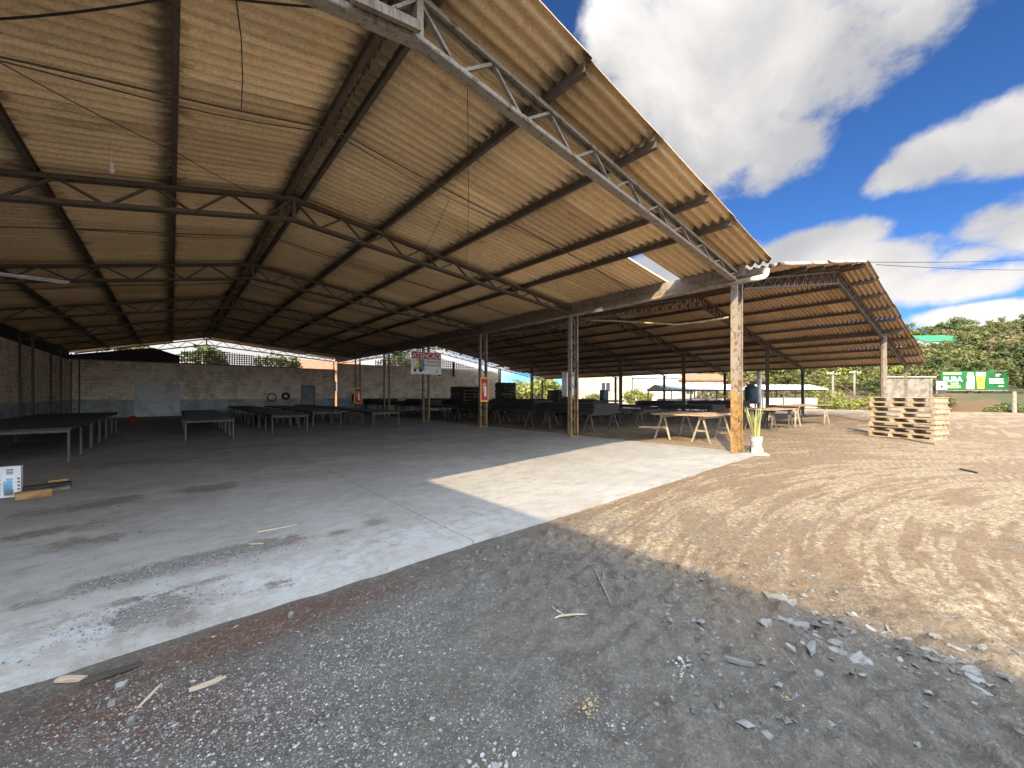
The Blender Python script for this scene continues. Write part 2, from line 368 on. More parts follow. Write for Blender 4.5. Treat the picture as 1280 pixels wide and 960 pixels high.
def red_mask(x, y):
    m = np.exp(-((x-.55)/.85)**2-((y-2.92)/.19)**2)+.95*np.exp(-(((x+.05)+(y-2.45)*.9)/.30)**2-((y-2.5)/.36)**2)
    return np.clip(m*1.4*(.4+1.1*fbm(x*4, y*4+3)), 0, 1)
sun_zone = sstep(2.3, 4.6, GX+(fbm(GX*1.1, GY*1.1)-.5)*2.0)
u_ = GX*.86-GY*.5; v_ = GX*.5+GY*.86
# wheel tracks curving across the lot
ang = np.hypot(GX-6, GY+7.5); arc = np.arctan2(GY+7.5, GX-6)
streak = fbm(arc*9+4, ang*9+9, 5)*.45+fbm(GX*.7, GY*.9+3, 4)*.35+fbm(arc*14, ang*3, 4)*.2+.5*(fbm(arc*7, ang*24+3, 4)-.5)
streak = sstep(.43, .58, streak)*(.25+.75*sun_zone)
sunlit_tan = np.clip(.95*sun_zone, 0, 1)  # sunlight put into the colour: warmer, brighter dirt over the sunlit part
reg = sstep(60, 72, GX)
reg = np.maximum(reg, sstep(40, 60, GY))*1.0
red = np.maximum(red_mask(GX, GY), sstep(76, 79, GX)*(1-sstep(84, 88, GX))*1.0)
g = link('ground', grid_mesh('ground', GX, GY, HZ, M['ground'], {'chip': chip_density(GX, GY), 'red': red, 'sunlit_tan': sunlit_tan, 'streak': streak, 'region': reg}))
tag(g, 'grey and tan dirt yard with gravel patches and wheel tracks', 'ground', kind='structure')
# ---- slab
sx = axis([(-4.75, -3.5, .1), (-3.5, 7, .045), (7, 10.95, .12)]); sy = axis([(3.12, 9, .045), (9, 14, .12), (14, 35.0, .5)])
SX, SY = np.meshgrid(sx, sy, indexing='ij')
stain = np.zeros_like(SX); 
def blob(px, py, rx, ry, amp=1.0, ang=0, arr=None):
    global stain
    x, y = gp(px, py); dx, dy = SX-x, SY-y; c, s = math.cos(ang), math.sin(ang)
    rx *= .8; ry *= 1.5; e = ((dx*c+dy*s)/rx)**2+((-dx*s+dy*c)/ry)**2
    return amp*np.exp(-e)
A0 = .0
for a in [(262, 612, .55, .22, .62, .2), (120, 634, .75, .18, .55, .1), (90, 640, .4, .14, .45), (150, 625, .8, .1, .35), (60, 668, .9, .14, .4, .1), (110, 680, .6, .16, .42), (470, 655, .22, .12, .5), (425, 668, .16, .07, .45),
          (300, 690, .55, .11, .72, .05), (230, 706, .5, .11, .72, .05), (160, 725, .45, .10, .62), (350, 682, .4, .07, .5), (90, 745, .4, .06, .4), (40, 760, .25, .05, .4), (190, 768, .28, .20, .60), (225, 780, .2, .12, .5), (160, 755, .2, .08, .4),
          (260, 730, .35, .05, .4), (345, 735, .25, .08, .35), (560, 700, .15, .1, .1), (640, 640, .3, .15, .15), (600, 575, .9, .25, .18), (420, 590, 1.2, .2, .2), (250, 575, 1.5, .2, .25), (300, 560, 2.2, .3, .3), (160, 580, 1.4, .3, .35)]:
    stain = np.maximum(stain, blob(*a))
stain = stain*1.85
stain += .25*sstep(14.3, 16, SY)+.12*(fbm(SX*.5, SY*.5+2)-.45)
edge_dirt = np.exp(-((SY-3.12)/.10)**2)*.35; stain = np.maximum(stain, edge_dirt*fbm(SX*3, SY*3)*1.3)
white = np.clip(np.exp(-((SY-3.55)/.42)**2)*(1-sstep(2.4, 3.6, SX))*(1.3*fbm(SX*1.2, SY*1.2))*1.2+.30*np.exp(-((SY-5)/1.6)**2), 0, 1)
rust = np.maximum(blob(650, 553, .7, .3, 1.0), blob(340, 690, .6, .05, .6))
SZ = .028+(fbm(SX*.7, SY*.7)-.5)*.012
ej = (fbm(SX[:, 0]*4.5, SX[:, 0]*0+3, 6)-.5)*.035
for q_ in (0, 1, 2): SY[:, q_] += ej*(1, 1, .5)[q_]
SZ[:, 0] = -.05; SY[:, 0] = SY[:, 1]-.006
s_ = link('concrete_slab', grid_mesh('concrete_slab', SX, SY, SZ, M['slab'], {'stain': stain, 'white': white, 'rust': rust}, False))
tag(s_, 'stained grey concrete floor slab under the wide roof', 'floor', kind='structure')
# ---- loose gravel (stuff)
def scatter_stones(name, pts, size, tone, label):
    n = len(pts); base = np.array([(1, 0, 0), (0, 1, 0), (-1, 0, 0), (0, -1, 0), (0, 0, .7), (0, 0, -.5)], np.float32)
    th = rng.random(n)*6.283; c, s = np.cos(th), np.sin(th)
    j = base[None]*(1+.5*(rng.random((n, 6, 3))-.5))
    jx = j[..., 0]*(.7+.7*rng.random((n, 1))); jy = j[..., 1]
    co = np.stack([jx*c[:, None]-jy*s[:, None], jx*s[:, None]+jy*c[:, None], j[..., 2]], -1)*size[:, None, None]+pts[:, None, :]
    tri = np.array([(0, 1, 4), (1, 2, 4), (2, 3, 4), (3, 0, 4), (1, 0, 5), (2, 1, 5), (3, 2, 5), (0, 3, 5)])
    q = (np.arange(n)[:, None, None]*6+tri[None]).reshape(-1, 3)
    o = link(name, np_mesh(name, co.reshape(-1, 3), q, M['gravel'], {'tone': np.repeat(tone, 6)}))
    return tag(o, label, 'gravel', kind='stuff')
def surf(x, y):
    z = terrain(x, y)+near_relief(x, y)-.012
    on = (y > 3.12) & (x > -4.7) & (x < 10.9); return np.where(on, .03, z)
N = 330000
px = rng.uniform(-3.2, 5.5, N); py = rng.uniform(-1.5, 3.12, N)
dn = chip_density(px, py)
keep = rng.random(N) < (dn*dn*.30+.022)
px, py, dn = px[keep], py[keep], dn[keep]
size = .0025+.0055*rng.random(len(px))**3+.003*dn*rng.random(len(px))**3+.007*(rng.random(len(px)) > .99)
pts = np.stack([px, py, surf(px, py)-size*.05], -1)
tone = np.clip(.15+.85*rng.random(len(px))**1.3*(.35+.65*dn**.5), 0, 1)
scatter_stones('gravel', pts, size, tone, 'pale crushed stone chips scattered over the shaded dirt')
N = 15000
px = rng.uniform(.8, 7.0, N); py = rng.uniform(-2.2, 3.0, N); k_ = rng.random(N) < (.12+.9*sstep(.5, .62, fbm(px*1.3+2, py*1.3+5))); px, py = px[k_], py[k_]
size = .005+.024*rng.random(len(px))**4; pz = surf(px, py)-size*.15
scatter_stones('dirt_lumps', np.stack([px, py, pz], -1), size, .0+.3*rng.random(len(px))**2, 'rough grey earth lumps on the shaded dirt beyond the gravel')
N = 16000
px = rng.uniform(2.8, 16, N); py = rng.uniform(-5, 3.1, N); size = .003+.014*rng.random(N)**5
keep = rng.random(N) < .35+.6*fbm(px*1.2, py*1.2)
px, py, size = px[keep], py[keep], size[keep]
scatter_stones('dirt_clods', np.stack([px, py, surf(px, py)+size*.1], -1), size, .12+.4*rng.random(len(px))**2, 'small clods and pebbles over the tyre tracked sunlit dirt')
# stones in the dark streak on the slab
N = 2600
t = rng.random(N); bx = rng.normal(0, 1, N)
p0 = np.array(gp(110, 735)); p1 = np.array(gp(370, 683))
px = p0[0]+(p1[0]-p0[0])*t+rng.normal(0, .10, N); py = p0[1]+(p1[1]-p0[1])*t+rng.normal(0, .11, N)
q0 = np.array(gp(190, 768)); px[:700] = q0[0]+rng.normal(0, .22, 700); py[:700] = q0[1]+rng.normal(0, .15, 700)
keep = py > 3.15; px, py = px[keep], py[keep]
size = .003+.008*rng.random(len(px))**3
scatter_stones('slab_grit', np.stack([px, py, np.full(len(px), .032)], -1), size, .15+.8*rng.random(len(px)), 'stone grit lying in the dark streak across the concrete slab')
# ================================================================== SHEDS
EAVE_X, RIDGE_X, LEFT_X = 10.75, 1.85, -4.6
ZR = 5.65
def zr1(x): return ZR-.108*(x-RIDGE_X) if x > RIDGE_X else ZR-.232*(RIDGE_X-x)
BAY = 5.27; Y0 = 3.53; NB = 7
ROWS = [Y0+BAY*k for k in range(NB)]
YB = 35.15
RX2, ZR2 = 19.65, 6.50
def zr2(x): return ZR2-.193*(x-RX2) if x > RX2 else ZR2-.219*(RX2-x)
def skew(x): return -.072*(x-10.64)
def sheet_mesh(name, xs, zf, y_start, y_end, mat, lap=.14, pitch=.176, amp=.042, waves=6, th=.007, skip=None, rough=1.0, skewed=False, seed=1):
    """overlapping corrugated sheets, one row of sheets per pair of purlins"""
    r_ = np.random.default_rng(seed); V = []; Q = []; A = []; LP = []; base = 0
    w = pitch*waves; ns = waves*12
    for ci in range(len(xs)-1):
        xa, xb = xs[ci], xs[ci+1]       # xa = upper end, xb = lower end
        d = math.copysign(1, xb-xa)
        ya = y_start+r_.uniform(-.03, .03); k = 0
        while ya < y_end:
            n_w = w; yb = ya+n_w
            if skip and skip(ci, k): ya += w*.42; k += 1; continue
            jz, jr, jx, tw = r_.normal(0, .005*rough), r_.normal(0, .007*rough), r_.normal(0, .02*rough), r_.normal(0, .006*rough)
            ys = np.linspace(ya-.05, yb+.03, ns+6)
            wave = amp*(2*((1+np.cos((ys-ya)/pitch*2*np.pi))/2)**1.9-1)
            tone = np.clip(r_.normal(.5, .22), 0, 1)
            nx_ = 4
            for side in (0, 1):
                for i in range(nx_):
                    t = i/(nx_-1); x = xa-d*.02+(xb-xa+d*lap)*t+jx
                    sag = -.008*math.sin(t*math.pi)
                    zz = zf(x)+.03+wave+jz+.020*t+tw*(ys-ya)/n_w*(t*2-1)+sag-th*side+jr*t
                    yy = ys+(skew(x) if skewed else 0)
                    V.append(np.stack([np.full_like(ys, x), yy, zz], -1))
            m = len(ys); idx = base+np.arange(2*nx_*m).reshape(2, nx_, m)
            for side in (0, 1):
                q = np.stack([idx[side, :-1, :-1], idx[side, 1:, :-1], idx[side, 1:, 1:], idx[side, :-1, 1:]], -1).reshape(-1, 4)
                Q.append(q if side == 0 else q[:, ::-1])
            for e in (0, nx_-1):
                Q.append(np.stack([idx[0, e, :-1], idx[0, e, 1:], idx[1, e, 1:], idx[1, e, :-1]], -1))
            for e in (0, m-1):
                Q.append(np.stack([idx[0, :-1, e], idx[0, 1:, e], idx[1, 1:, e], idx[1, :-1, e]], -1))
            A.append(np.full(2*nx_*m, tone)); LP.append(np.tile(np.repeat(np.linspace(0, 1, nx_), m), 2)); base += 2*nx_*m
            ya = yb; k += 1
    return np_mesh(name, np.concatenate(V), np.concatenate(Q), mat, {'sheet': np.concatenate(A), 'lap': np.concatenate(LP)}, True)
# ---------------- shed one
shed = empty('open_shed', (0, 0, 0), 'wide open-fronted shed with tan corrugated roof on lattice trusses, walled at the back', 'shed')
PR = [RIDGE_X+.16, 3.66, 5.34, 7.15, 8.25, EAVE_X-.02]
PL = [RIDGE_X-.16, 0.0, -1.53, -3.05, LEFT_X-.1]
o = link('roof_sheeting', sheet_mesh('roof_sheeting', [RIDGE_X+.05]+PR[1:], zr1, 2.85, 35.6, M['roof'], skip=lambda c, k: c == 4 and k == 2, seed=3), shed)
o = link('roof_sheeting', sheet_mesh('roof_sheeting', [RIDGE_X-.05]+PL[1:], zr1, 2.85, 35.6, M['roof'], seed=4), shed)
b = MB()
for i in range(31):
    ya = 2.85+i*1.06
    b.add([(RIDGE_X-.28, ya, zr1(RIDGE_X-.28)+.085), (RIDGE_X, ya, ZR+.11), (RIDGE_X+.28, ya, zr1(RIDGE_X+.28)+.085), (RIDGE_X-.28, ya+1.1, zr1(RIDGE_X-.28)+.09), (RIDGE_X, ya+1.1, ZR+.115), (RIDGE_X+.28, ya+1.1, zr1(RIDGE_X+.28)+.09)], [(0, 1, 4, 3), (1, 2, 5, 4)])
b.build('ridge_cap', M['roof2'], shed)
for x in PR[:-1]+PL[:-1]:
    b = MB(); z = zr1(x)-.035
    b.box((x, 19.2, z-.045), (.012, 32.7, .11)); b.box((x+.03, 19.2, z+.006), (.06, 32.7, .01)); b.box((x+.03, 19.2, z-.098), (.06, 32.7, .01))
    b.build('purlin', M['steel_dark'], shed)
def truss_pts(side, n):
    if side > 0: xs = np.linspace(RIDGE_X, EAVE_X-.25, n+1); dep = np.linspace(.42, .2, n+1)
    else: xs = np.linspace(RIDGE_X, LEFT_X+.15, n+1); dep = np.linspace(.42, .3, n+1)
    return [(x, zr1(x)-.19, zr1(x)-.19-d) for x, d in zip(xs, dep)]
def make_truss(mat, front):
    c = MB(); w = MB(); cw, ch = (.085, .052) if front else (.08, .06)
    for side, n in ((1, 18), (-1, 12)):
        P = truss_pts(side, n)
        for dy in (-.05, .05):
            c.beam((P[0][0], dy, P[0][1]), (P[-1][0], dy, P[-1][1]), .03, ch)
        c.beam((P[0][0], 0, P[0][1]+ch/2), (P[-1][0], 0, P[-1][1]+ch/2), .13, .012)
        for dy in (-.055, .055):
            c.beam((P[0][0], dy, P[0][2]), (P[-1][0], dy, P[-1][2]), .022, ch)
        c.beam((P[0][0], 0, P[0][2]-ch/2), (P[-1][0], 0, P[-1][2]-ch/2), .132, .012)
        for i in range(n):
            a, d = P[i], P[i+1]
            if False: pass
            else:
                if i % 2 == 0: w.beam((a[0], 0, a[1]), (d[0], 0, d[2]), .05, .032)
                else: w.beam((a[0], 0, a[2]), (d[0], 0, d[1]), .05, .035)
    a = truss_pts(1, 22)[0]; w.box((RIDGE_X, 0, (a[1]+a[2])/2), (.07, .115, .44))
    return c.mesh('truss', mat), w.mesh('web', mat)
tm = make_truss(M['steel_grey'], True); tm2 = make_truss(M['steel_dark'], False)  # front truss steel paler than the rest, standing in for sky light
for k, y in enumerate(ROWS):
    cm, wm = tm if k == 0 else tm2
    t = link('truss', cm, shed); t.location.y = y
    if k == 0: t['label'] = 'pale grey front truss, lightened in colour for the open sky'
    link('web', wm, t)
# columns (lattice)
def lattice_column(h, wx=.40, wy=.15, step=.36):
    c = MB(); l = MB()
    for sx_ in (-1, 1):
        x = sx_*(wx/2-.025)
        c.box((x+sx_*.02, 0, h/2), (.010, wy, h))
        for sy_ in (-1, 1): c.box((x-sx_*.012, sy_*(wy/2-.006), h/2), (.055, .011, h))
    n = int(h/step)
    for i in range(n):
        z0, z1 = i*h/n+.02, (i+1)*h/n+.02-.02
        s = 1 if i % 2 else -1
        l.beam((-s*(wx/2-.035), 0, z0), (s*(wx/2-.035), 0, z1), wy*.26, .012)
    b = MB(); b.box((0, 0, .012), (wx+.1, wy+.1, .024))
    return c, l, b
HC = 4.30
cc, ll, bb = lattice_column(HC)
cset = [(cc.mesh('column', M[k]), ll.mesh('lacing', M[k]), bb.mesh('base_plate', M[k])) for k in ('column', 'column_far')]
for k, y in enumerate(ROWS):
    cmesh, lmesh, bmesh_ = cset[min(k, 1)]
    c = link('column', cmesh, shed); c.location = (10.64, y, .028 if k else .0)
    link('lacing', lmesh, c); link('base_plate', bmesh_, c)
    if k == 0: c['label'] = 'nearest column with worn yellow paint on its foot'
cc, ll, bb = lattice_column(3.95)
cm_, lm_ = cc.mesh('wall_column', M['steel_dark']), ll.mesh('lacing', M['steel_dark'])
for k, y in enumerate(ROWS):
    c = link('wall_column', cm_, shed); c.location = (LEFT_X+.19, y, .03); link('lacing', lm_, c)
# gutter, fascia and downpipe
b = MB(); gx = 10.74
b.add([(gx-.1, 2.9, 4.56), (gx-.1, 35, 4.56), (gx-.08, 2.9, 4.43), (gx-.08, 35, 4.43), (gx+.1, 2.9, 4.43), (gx+.1, 35, 4.43), (gx+.13, 2.9, 4.60), (gx+.13, 35, 4.60)], [(0, 1, 3, 2), (2, 3, 5, 4), (4, 5, 7, 6)])
b.build('valley_gutter', M['gutter'], shed)
b = MB(); b.tube([(gx-.28, 34, 4.22), (gx-.28, 3.15, 4.27)], .058, 10); b.tube([(gx-.28, 3.16, 4.27), (gx-.26, 3.02, 4.275), (gx-.18, 2.92, 4.30), (gx-.1, 2.9, 4.36), (gx-.02, 2.9, 4.50)], .062, 10, mi=1)
b.tube([(gx-.28, 7.4, 4.264), (gx-.28, 7.85, 4.263)], .066, 10, mi=1)
b.build('rainwater_pipe', [M['gutter'], M['pvc']], shed, True)
b = MB(); b.box((10.45, 19.1, 4.36), (.05, 31.2, .16)); b.box((10.82, 19.1, 4.36), (.05, 31.2, .12)); b.build('valley_beam', M['gutter'], shed)
b = MB(); b.box((10.52, 19.1, 4.55), (.03, 31.6, .26)); b.box((10.94, 19.1, 4.58), (.03, 31.6, .3)); b.build('fascia_board', M['wood_grey'], shed)
b = MB(); b.beam((1.15, 3.40, zr1(1.15)-.56), (1.80, 3.40, zr1(1.80)-.575), .05, .09); tag(b.build('timber_offcut', M['wood_grey']), 'short grey timber offcut resting on the front truss at the ridge', 'wood')
# sag rods across the purlins
for y in (6.15, 11.4, 16.7):
    for x0, x1 in ((RIDGE_X, EAVE_X-.3), (RIDGE_X, LEFT_X+.2)):
        b = MB()
        for dy in (0, .10):
            b.tube([(x0+(x1-x0)*t, y+dy*(1+math.sin(t*7)), zr1(x0+(x1-x0)*t)-.14-.02*math.sin(t*9)) for t in np.linspace(0, 1, 14)], .008 if dy else .012, 5)
        b.build('sag_rod', M['steel_dark'], shed)
def cable(pts, r=.006, sag=.1, parent=shed, name='hanging_cable', mat='cable'):
    P = []
    for a, c in zip(pts[:-1], pts[1:]):
        a, c = Vector(a), Vector(c)
        for t in np.linspace(0, 1, 10, endpoint=False):
            p = a.lerp(c, t); p.z -= sag*4*t*(1-t); P.append(p)
    P.append(Vector(pts[-1])); b = MB(); b.tube(P, r, 5); return b.build(name, M[mat], parent, True)
cable([(.38, 4.1, 5.25), (.52, 4.7, 5.08), (.60, 5.3, 5.08), (.67, 6.04, 5.18)], .006, .0); cable([(-1.14, 5.55, 4.82), (.13, 4.5, 5.1), (1.7, 3.6, 5.3)], .011, .03); cable([(2.5, 3.6, 5.2), (4.2, 6.0, 5.05), (6.0, 8.7, 4.95), (7.5, 9.4, 4.7)], .005, .04)
cable([(-1.6, 5.6, 4.62), (.0, 7.4, 5.02), (1.7, 8.6, 5.15)], .006, .05); cable([(3.9, 6.2, 5.15), (4.6, 8.6, 4.95)], .005, .05)
# walls
b = MB(); b.box((LEFT_X-.1, 19.1, 1.78), (.2, 32.4, 3.56)); b.build('side_wall', M['wall'], shed)
b = MB(); b.box((LEFT_X-.12, 19.1, 3.84), (.1, 32.4, .56)); b.build('sun_stop_board', M['wood_dark'], shed)  # dark board added above the wall to keep sun out under the eave
b = MB(); b.box((2.99, YB+.1, 1.8), (15.18, .2, 3.6)); bw = b.build('back_wall', M['wall'], shed)
b = MB(); b.box((2.95, YB+.1, 3.63), (15.2, .26, .06)); b.build('coping', M['block'], bw)
b = MB(); b.box((-.72, YB-.02, 1.14), (2.25, .05, 2.2)); b.build('blocked_doorway', simple('pale_render', (.50, .50, .48), (.36, .36, .35), 1.5, .9), bw)
b = MB(); b.box((8.45, YB-.02, 1.1), (.9, .05, 2.14)); d = b.build('door', M['door_grey'], bw)
b = MB(); b.box((8.45, YB-.02, 2.21), (1.04, .07, .07)); [b.box((8.45+s*.49, YB-.02, 1.1), (.06, .07, 2.15)) for s in (-1, 1)]; b.build('door_frame', M['steel_dark'], d)
b = MB(); b.box((8.77, YB-.07, 1.05), (.03, .05, .14)); b.build('handle', M['steel_grey'], d)
def lattice_screen(x0, x1, z0, zt, cell=.2, y=YB+.1):
    b = MB(); x = x0
    while x <= x1+.001:
        if zt(x)-z0 > .1: b.box((x, y, (z0+zt(x))/2), (.055, .12, zt(x)-z0))
        x += cell
    z = z0
    while z < max(zt(v) for v in np.linspace(x0, x1, 30)):
        xa = [v for v in np.arange(x0, x1, .05) if zt(v) > z+.03]
        if xa: b.box(((xa[0]+xa[-1])/2, y+.002, z), (xa[-1]-xa[0], .116, .05))
        z += cell
    return b
b = MB(); b.prism([(-4.7, 3.66), (.4, 3.66), (.4, 4.15), (-.9, 4.62), (-2.0, 4.42), (-4.7, 3.9)], YB+.02, YB+.10, Matrix(((1, 0, 0, 0), (0, 0, 1, 0), (0, 1, 0, 0), (0, 0, 0, 1)))); b.build('gable_boarding', M['wood_dark'], bw)
lattice_screen(.5, 7.4, 3.68, lambda x: 4.70-.10*abs(x-2.4), .15).build('breeze_block_screen', M['breeze'], bw)
# ---------------- shed two
shed2 = empty('second_shed', (0, 0, 0), 'gabled second shed with low right eave, old corrugated roof and a stout timber post', 'shed')
P2L = [RX2-.15, 18.0, 16.4, 14.8, 13.2, 11.0]
P2R = [RX2+.15, 21.3, 22.97, 24.64, 26.3, 28.0, 29.7, 31.4, 33.1, 35.3]
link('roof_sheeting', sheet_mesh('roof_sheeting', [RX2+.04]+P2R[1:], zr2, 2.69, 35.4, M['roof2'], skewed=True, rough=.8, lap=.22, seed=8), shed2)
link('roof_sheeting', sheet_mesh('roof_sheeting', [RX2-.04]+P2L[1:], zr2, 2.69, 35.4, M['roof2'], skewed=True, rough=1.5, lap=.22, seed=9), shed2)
for x in P2L[:-1]+P2R[:-1]+[35.0]:
    b = MB(); z = zr2(x)-.035
    b.beam((x, 2.8+skew(x), z-.06), (x, 35.3+skew(x), z-.06), .06, .13); b.build('purlin', M['steel_dark'], shed2)
def make_truss2():
    c = MB(); w = MB()
    for xs, n in ((np.linspace(RX2, 10.95, 23), 22), (np.linspace(RX2, 34.9, 39), 38)):
        dep = np.linspace(.46, .22, n+1)
        P = [(x, skew(x), zr2(x)-.18, zr2(x)-.18-d) for x, d in zip(xs, dep)]
        for j in (2, 3):
            c.beam((P[0][0], P[0][1], P[0][j]), (P[-1][0], P[-1][1], P[-1][j]), .1, .055)
        for i in range(n):
            a, d = P[i], P[i+1]
            if i % 2 == 0: w.beam((a[0], a[1], a[2]), (d[0], d[1], d[3]), .05, .028)
            else: w.beam((a[0], a[1], a[3]), (d[0], d[1], d[2]), .05, .028)
            w.beam((d[0], d[1], d[2]), (d[0], d[1], d[3]), .04, .02, (1, 0, 0))
    return c.mesh('truss', M['steel_dark']), w.mesh('web', M['steel_dark'])
cm, wm = make_truss2()
for k, y in enumerate(ROWS):
    t = link('truss', cm, shed2); t.location.y = y; link('web', wm, t)
b = MB(); b.box((28.0, 18.6, 4.68), (.10, 34.0, .14)); b.build('purlin_beam', M['steel_dark'], shed2)
cc, ll, bb = lattice_column(4.4, .3, .14, .32)
lm2 = (cc.mesh('column', M['steel_dark']), ll.mesh('lacing', M['steel_dark']))
for k, y in enumerate(ROWS):
    yy = y+skew(28)
    if k == 0:
        b = MB(); b.tube([(28, yy, -.05), (28.03, yy, 2), (28, yy, 4.62)], [.15, .14, .125], 10); b.box((28, yy, 4.6), (.34, .34, .08)); b.build('timber_post', M['wood_grey'], shed2, False)['label'] = 'stout weathered timber post at the shed front'
    else:
        c = link('column', lm2[0], shed2); c.location = (28, yy, 0); link('lacing', lm2[1], c)
    b = MB(); yy = y+skew(34.5); b.box((34.5, yy, 1.62), (.16, .16, 3.25)); b.build('eave_post', M['wood_dark'] if k else M['wood_grey'], shed2)
b = MB(); b.box((19.95, YB+.12, 2.1), (18.3, .2, 4.2)); bw2 = b.build('back_wall', M['wall'], shed2)
lattice_screen(14.2, 26.6, 4.25, lambda x: 5.55-(.16*(19.65-x) if x < 19.65 else .18*(x-19.65)), .24, YB+.12).build('breeze_block_screen', M['breeze'], bw2)
for x in (20.9, 22.6):
    b = MB(); b.box((x, YB-.03, 4.2), (.2, .14, 1.6)); b.build('wall_pier', M['wood_dark'], bw2)
# hose hanging under the valley
P = [(10.68, 8.6, 4.18), (10.78, 8.0, 4.02), (10.85, 7.0, 3.86), (10.86, 6.2, 3.70), (10.82, 5.2, 3.50), (10.74, 4.4, 3.46), (10.62, 3.72, 3.46)]
b = MB(); b.tube(P, .026, 8); tag(b.build('hanging_hose', M['hose'], None, True), 'tan hose sagging between the two nearest lattice columns below the valley gutter', 'hose')
# fluorescent batten, bulb
f = empty('fluorescent_light', (-2.45, 14.0, 4.10), 'unlit white fluorescent batten hanging from the truss at far left', 'light')
b = MB(); b.box((0, -.2, .06), (1.25, .07, .04)); b.build('batten', M['lamp_white'], f); b = MB(); b.tube([(-.58, -.2, .02), (.58, -.2, .02)], .014, 8); b.build('tube', M['sign_white'], f, True)
b = MB(); [b.tube([(s*.45, -.2, .08), (s*.45, -.2, .40)], .006, 5) for s in (-1, 1)]; b.build('hanger', M['steel_dark'], f)
f = empty('bulb_holder', (-.65, 7.95, 4.72), 'bare bulb in a small holder under the left roof slope', 'light')
b = MB(); b.tube([(0, 0, .3), (0, 0, .1)], .004, 5); b.lathe([(.0, .1), (.02, .1), (.02, .06), (.014, .05)], 10); b.build('holder', M['lamp_white'], f); b = MB(); b.lathe([(.014, .05), (.03, .02), (.034, -.01), (.02, -.045), (0, -.05)], 12); b.build('bulb', M['lamp_white'], f, True)
# ================================================================== SIGNS
def text(body, size, loc, mat, parent, name='lettering', depth=.004, rx=90, rz=0, align='CENTER', sx=1.0, bold=0.0):
    cu = bpy.data.curves.new('t', 'FONT'); cu.body = body; cu.size = size; cu.align_x = align; cu.align_y = 'CENTER'; cu.extrude = depth; cu.offset = bold
    ob = bpy.data.objects.new('t', cu); COL.objects.link(ob)
    bpy.context.view_layer.update(); me = bpy.data.meshes.new_from_object(ob.evaluated_get(bpy.context.evaluated_depsgraph_get()))
    bpy.data.objects.remove(ob); me.name = name; me.materials.clear(); me.materials.append(mat)
    o = link(name, me, parent); o.location = loc; o.rotation_euler = (R(rx), 0, R(rz)); o.scale.x = sx; return o
yS = ROWS[3]-.16
sg = empty('warning_sign', (10.58, yS, 3.24), 'white and red ATENÇÃO sign with a forklift picture, high on a lattice column', 'sign')
W_, H_ = 1.86, 1.24
b = MB(); b.box((0, 0, 0), (W_, .03, H_)); b.build('panel', M['sign_white'], sg)
b = MB(); b.box((0, -.018, .40), (W_-.12, .006, .36)); hd = b.build('red_header', M['sign_red'], sg)
text('ATENÇÃO', .36, (0, -.024, .385), M['sign_white'], sg, bold=.008)
text('TRÂNSITO DE', .15, (.40, -.019, .06), M['sign_black'], sg); text('EMPILHADEIRAS', .145, (.42, -.019, -.13), M['sign_black'], sg)
b = MB(); b.box((-.30, -.018, -.12), (.34, .006, .62)); b.box((-.44, -.018, .14), (.30, .0055, .05)); b.build('forklift_body', M['sign_grey'], sg)
b = MB(); b.box((-.62, -.0185, -.30), (.30, .0065, .18)); b.box((-.52, -.0185, -.12), (.2, .0065, .16)); b.build('forklift_hood', M['sign_yellow'], sg)
b = MB()
for x, z, r in ((-.70, -.42, .085), (-.36, -.42, .10)):
    b.prism([(r*math.cos(t), r*math.sin(t)) for t in np.linspace(0, 6.283, 16, endpoint=False)], 0, .006, Matrix.Translation((x, -.018, z)) @ Matrix.Rotation(R(90), 4, 'X'))
b.build('forklift_wheel', M['sign_black'], sg)
b = MB(); b.prism([(0, -.06), (.07, .03), (.035, .06), (0, .035), (-.035, .06), (-.07, .03)], 0, .005, Matrix.Translation((.62, -.016, -.40)) @ Matrix.Rotation(R(90), 4, 'X')); b.build('emblem', M['sign_grey'], sg)
b = MB(); b.box((.62, -.017, -.505), (.3, .005, .025)); b.build('caption_line', M['sign_grey'], sg)
def ext_sign(loc, w, h, label):
    s = empty('extinguisher_sign', loc, label, 'sign', 'fire equipment signs on the columns')
    b = MB(); b.box((0, 0, 0), (w, .02, h)); b.build('panel', M['sign_yellow'], s)
    b = MB(); b.box((0, -.012, 0), (w*.76, .006, h*.86)); b.build('red_field', M['sign_red'], s)
    b = MB(); X = w*.13
    b.prism([(-X, -h*.28), (X, -h*.28), (X, h*.10), (X*.5, h*.16), (-X*.5, h*.16), (-X, h*.10)], 0, .006, Matrix.Translation((w*.08, -.012, 0)) @ Matrix.Rotation(R(90), 4, 'X'))
    b.box((w*.0, -.015, h*.22), (w*.36, .006, h*.035)); b.box((-w*.17, -.015, h*.06), (w*.05, .006, h*.3)); b.build('extinguisher_symbol', M['sign_white'], s)
    return s
ext_sign((10.62, ROWS[2]-.13, 1.72), .46, 1.12, 'yellow-edged red fire extinguisher sign on the third column from the front')
ext_sign((10.62, ROWS[5]-.13, 1.40), .62, 1.2, 'yellow-edged red fire extinguisher sign far back near the wall with a red extinguisher')
s = empty('fire_extinguisher', (12.1, YB-.15, .9), 'red fire extinguisher hung on the back wall beside the far sign', 'extinguisher')
b = MB(); b.lathe([(0, 0), (.09, .0), (.1, .03), (.1, .5), (.06, .58), (.03, .6), (.0, .6)], 14); b.build('cylinder', M['red_plastic'], s, True)
b = MB(); b.box((0, 0, .65), (.05, .05, .1)); b.box((.06, 0, .7), (.16, .03, .03)); b.tube([(.0, -.02, .66), (-.12, -.04, .6), (-.14, -.05, .2)], .014, 6); b.build('valve_and_hose', M['tyre'], s)
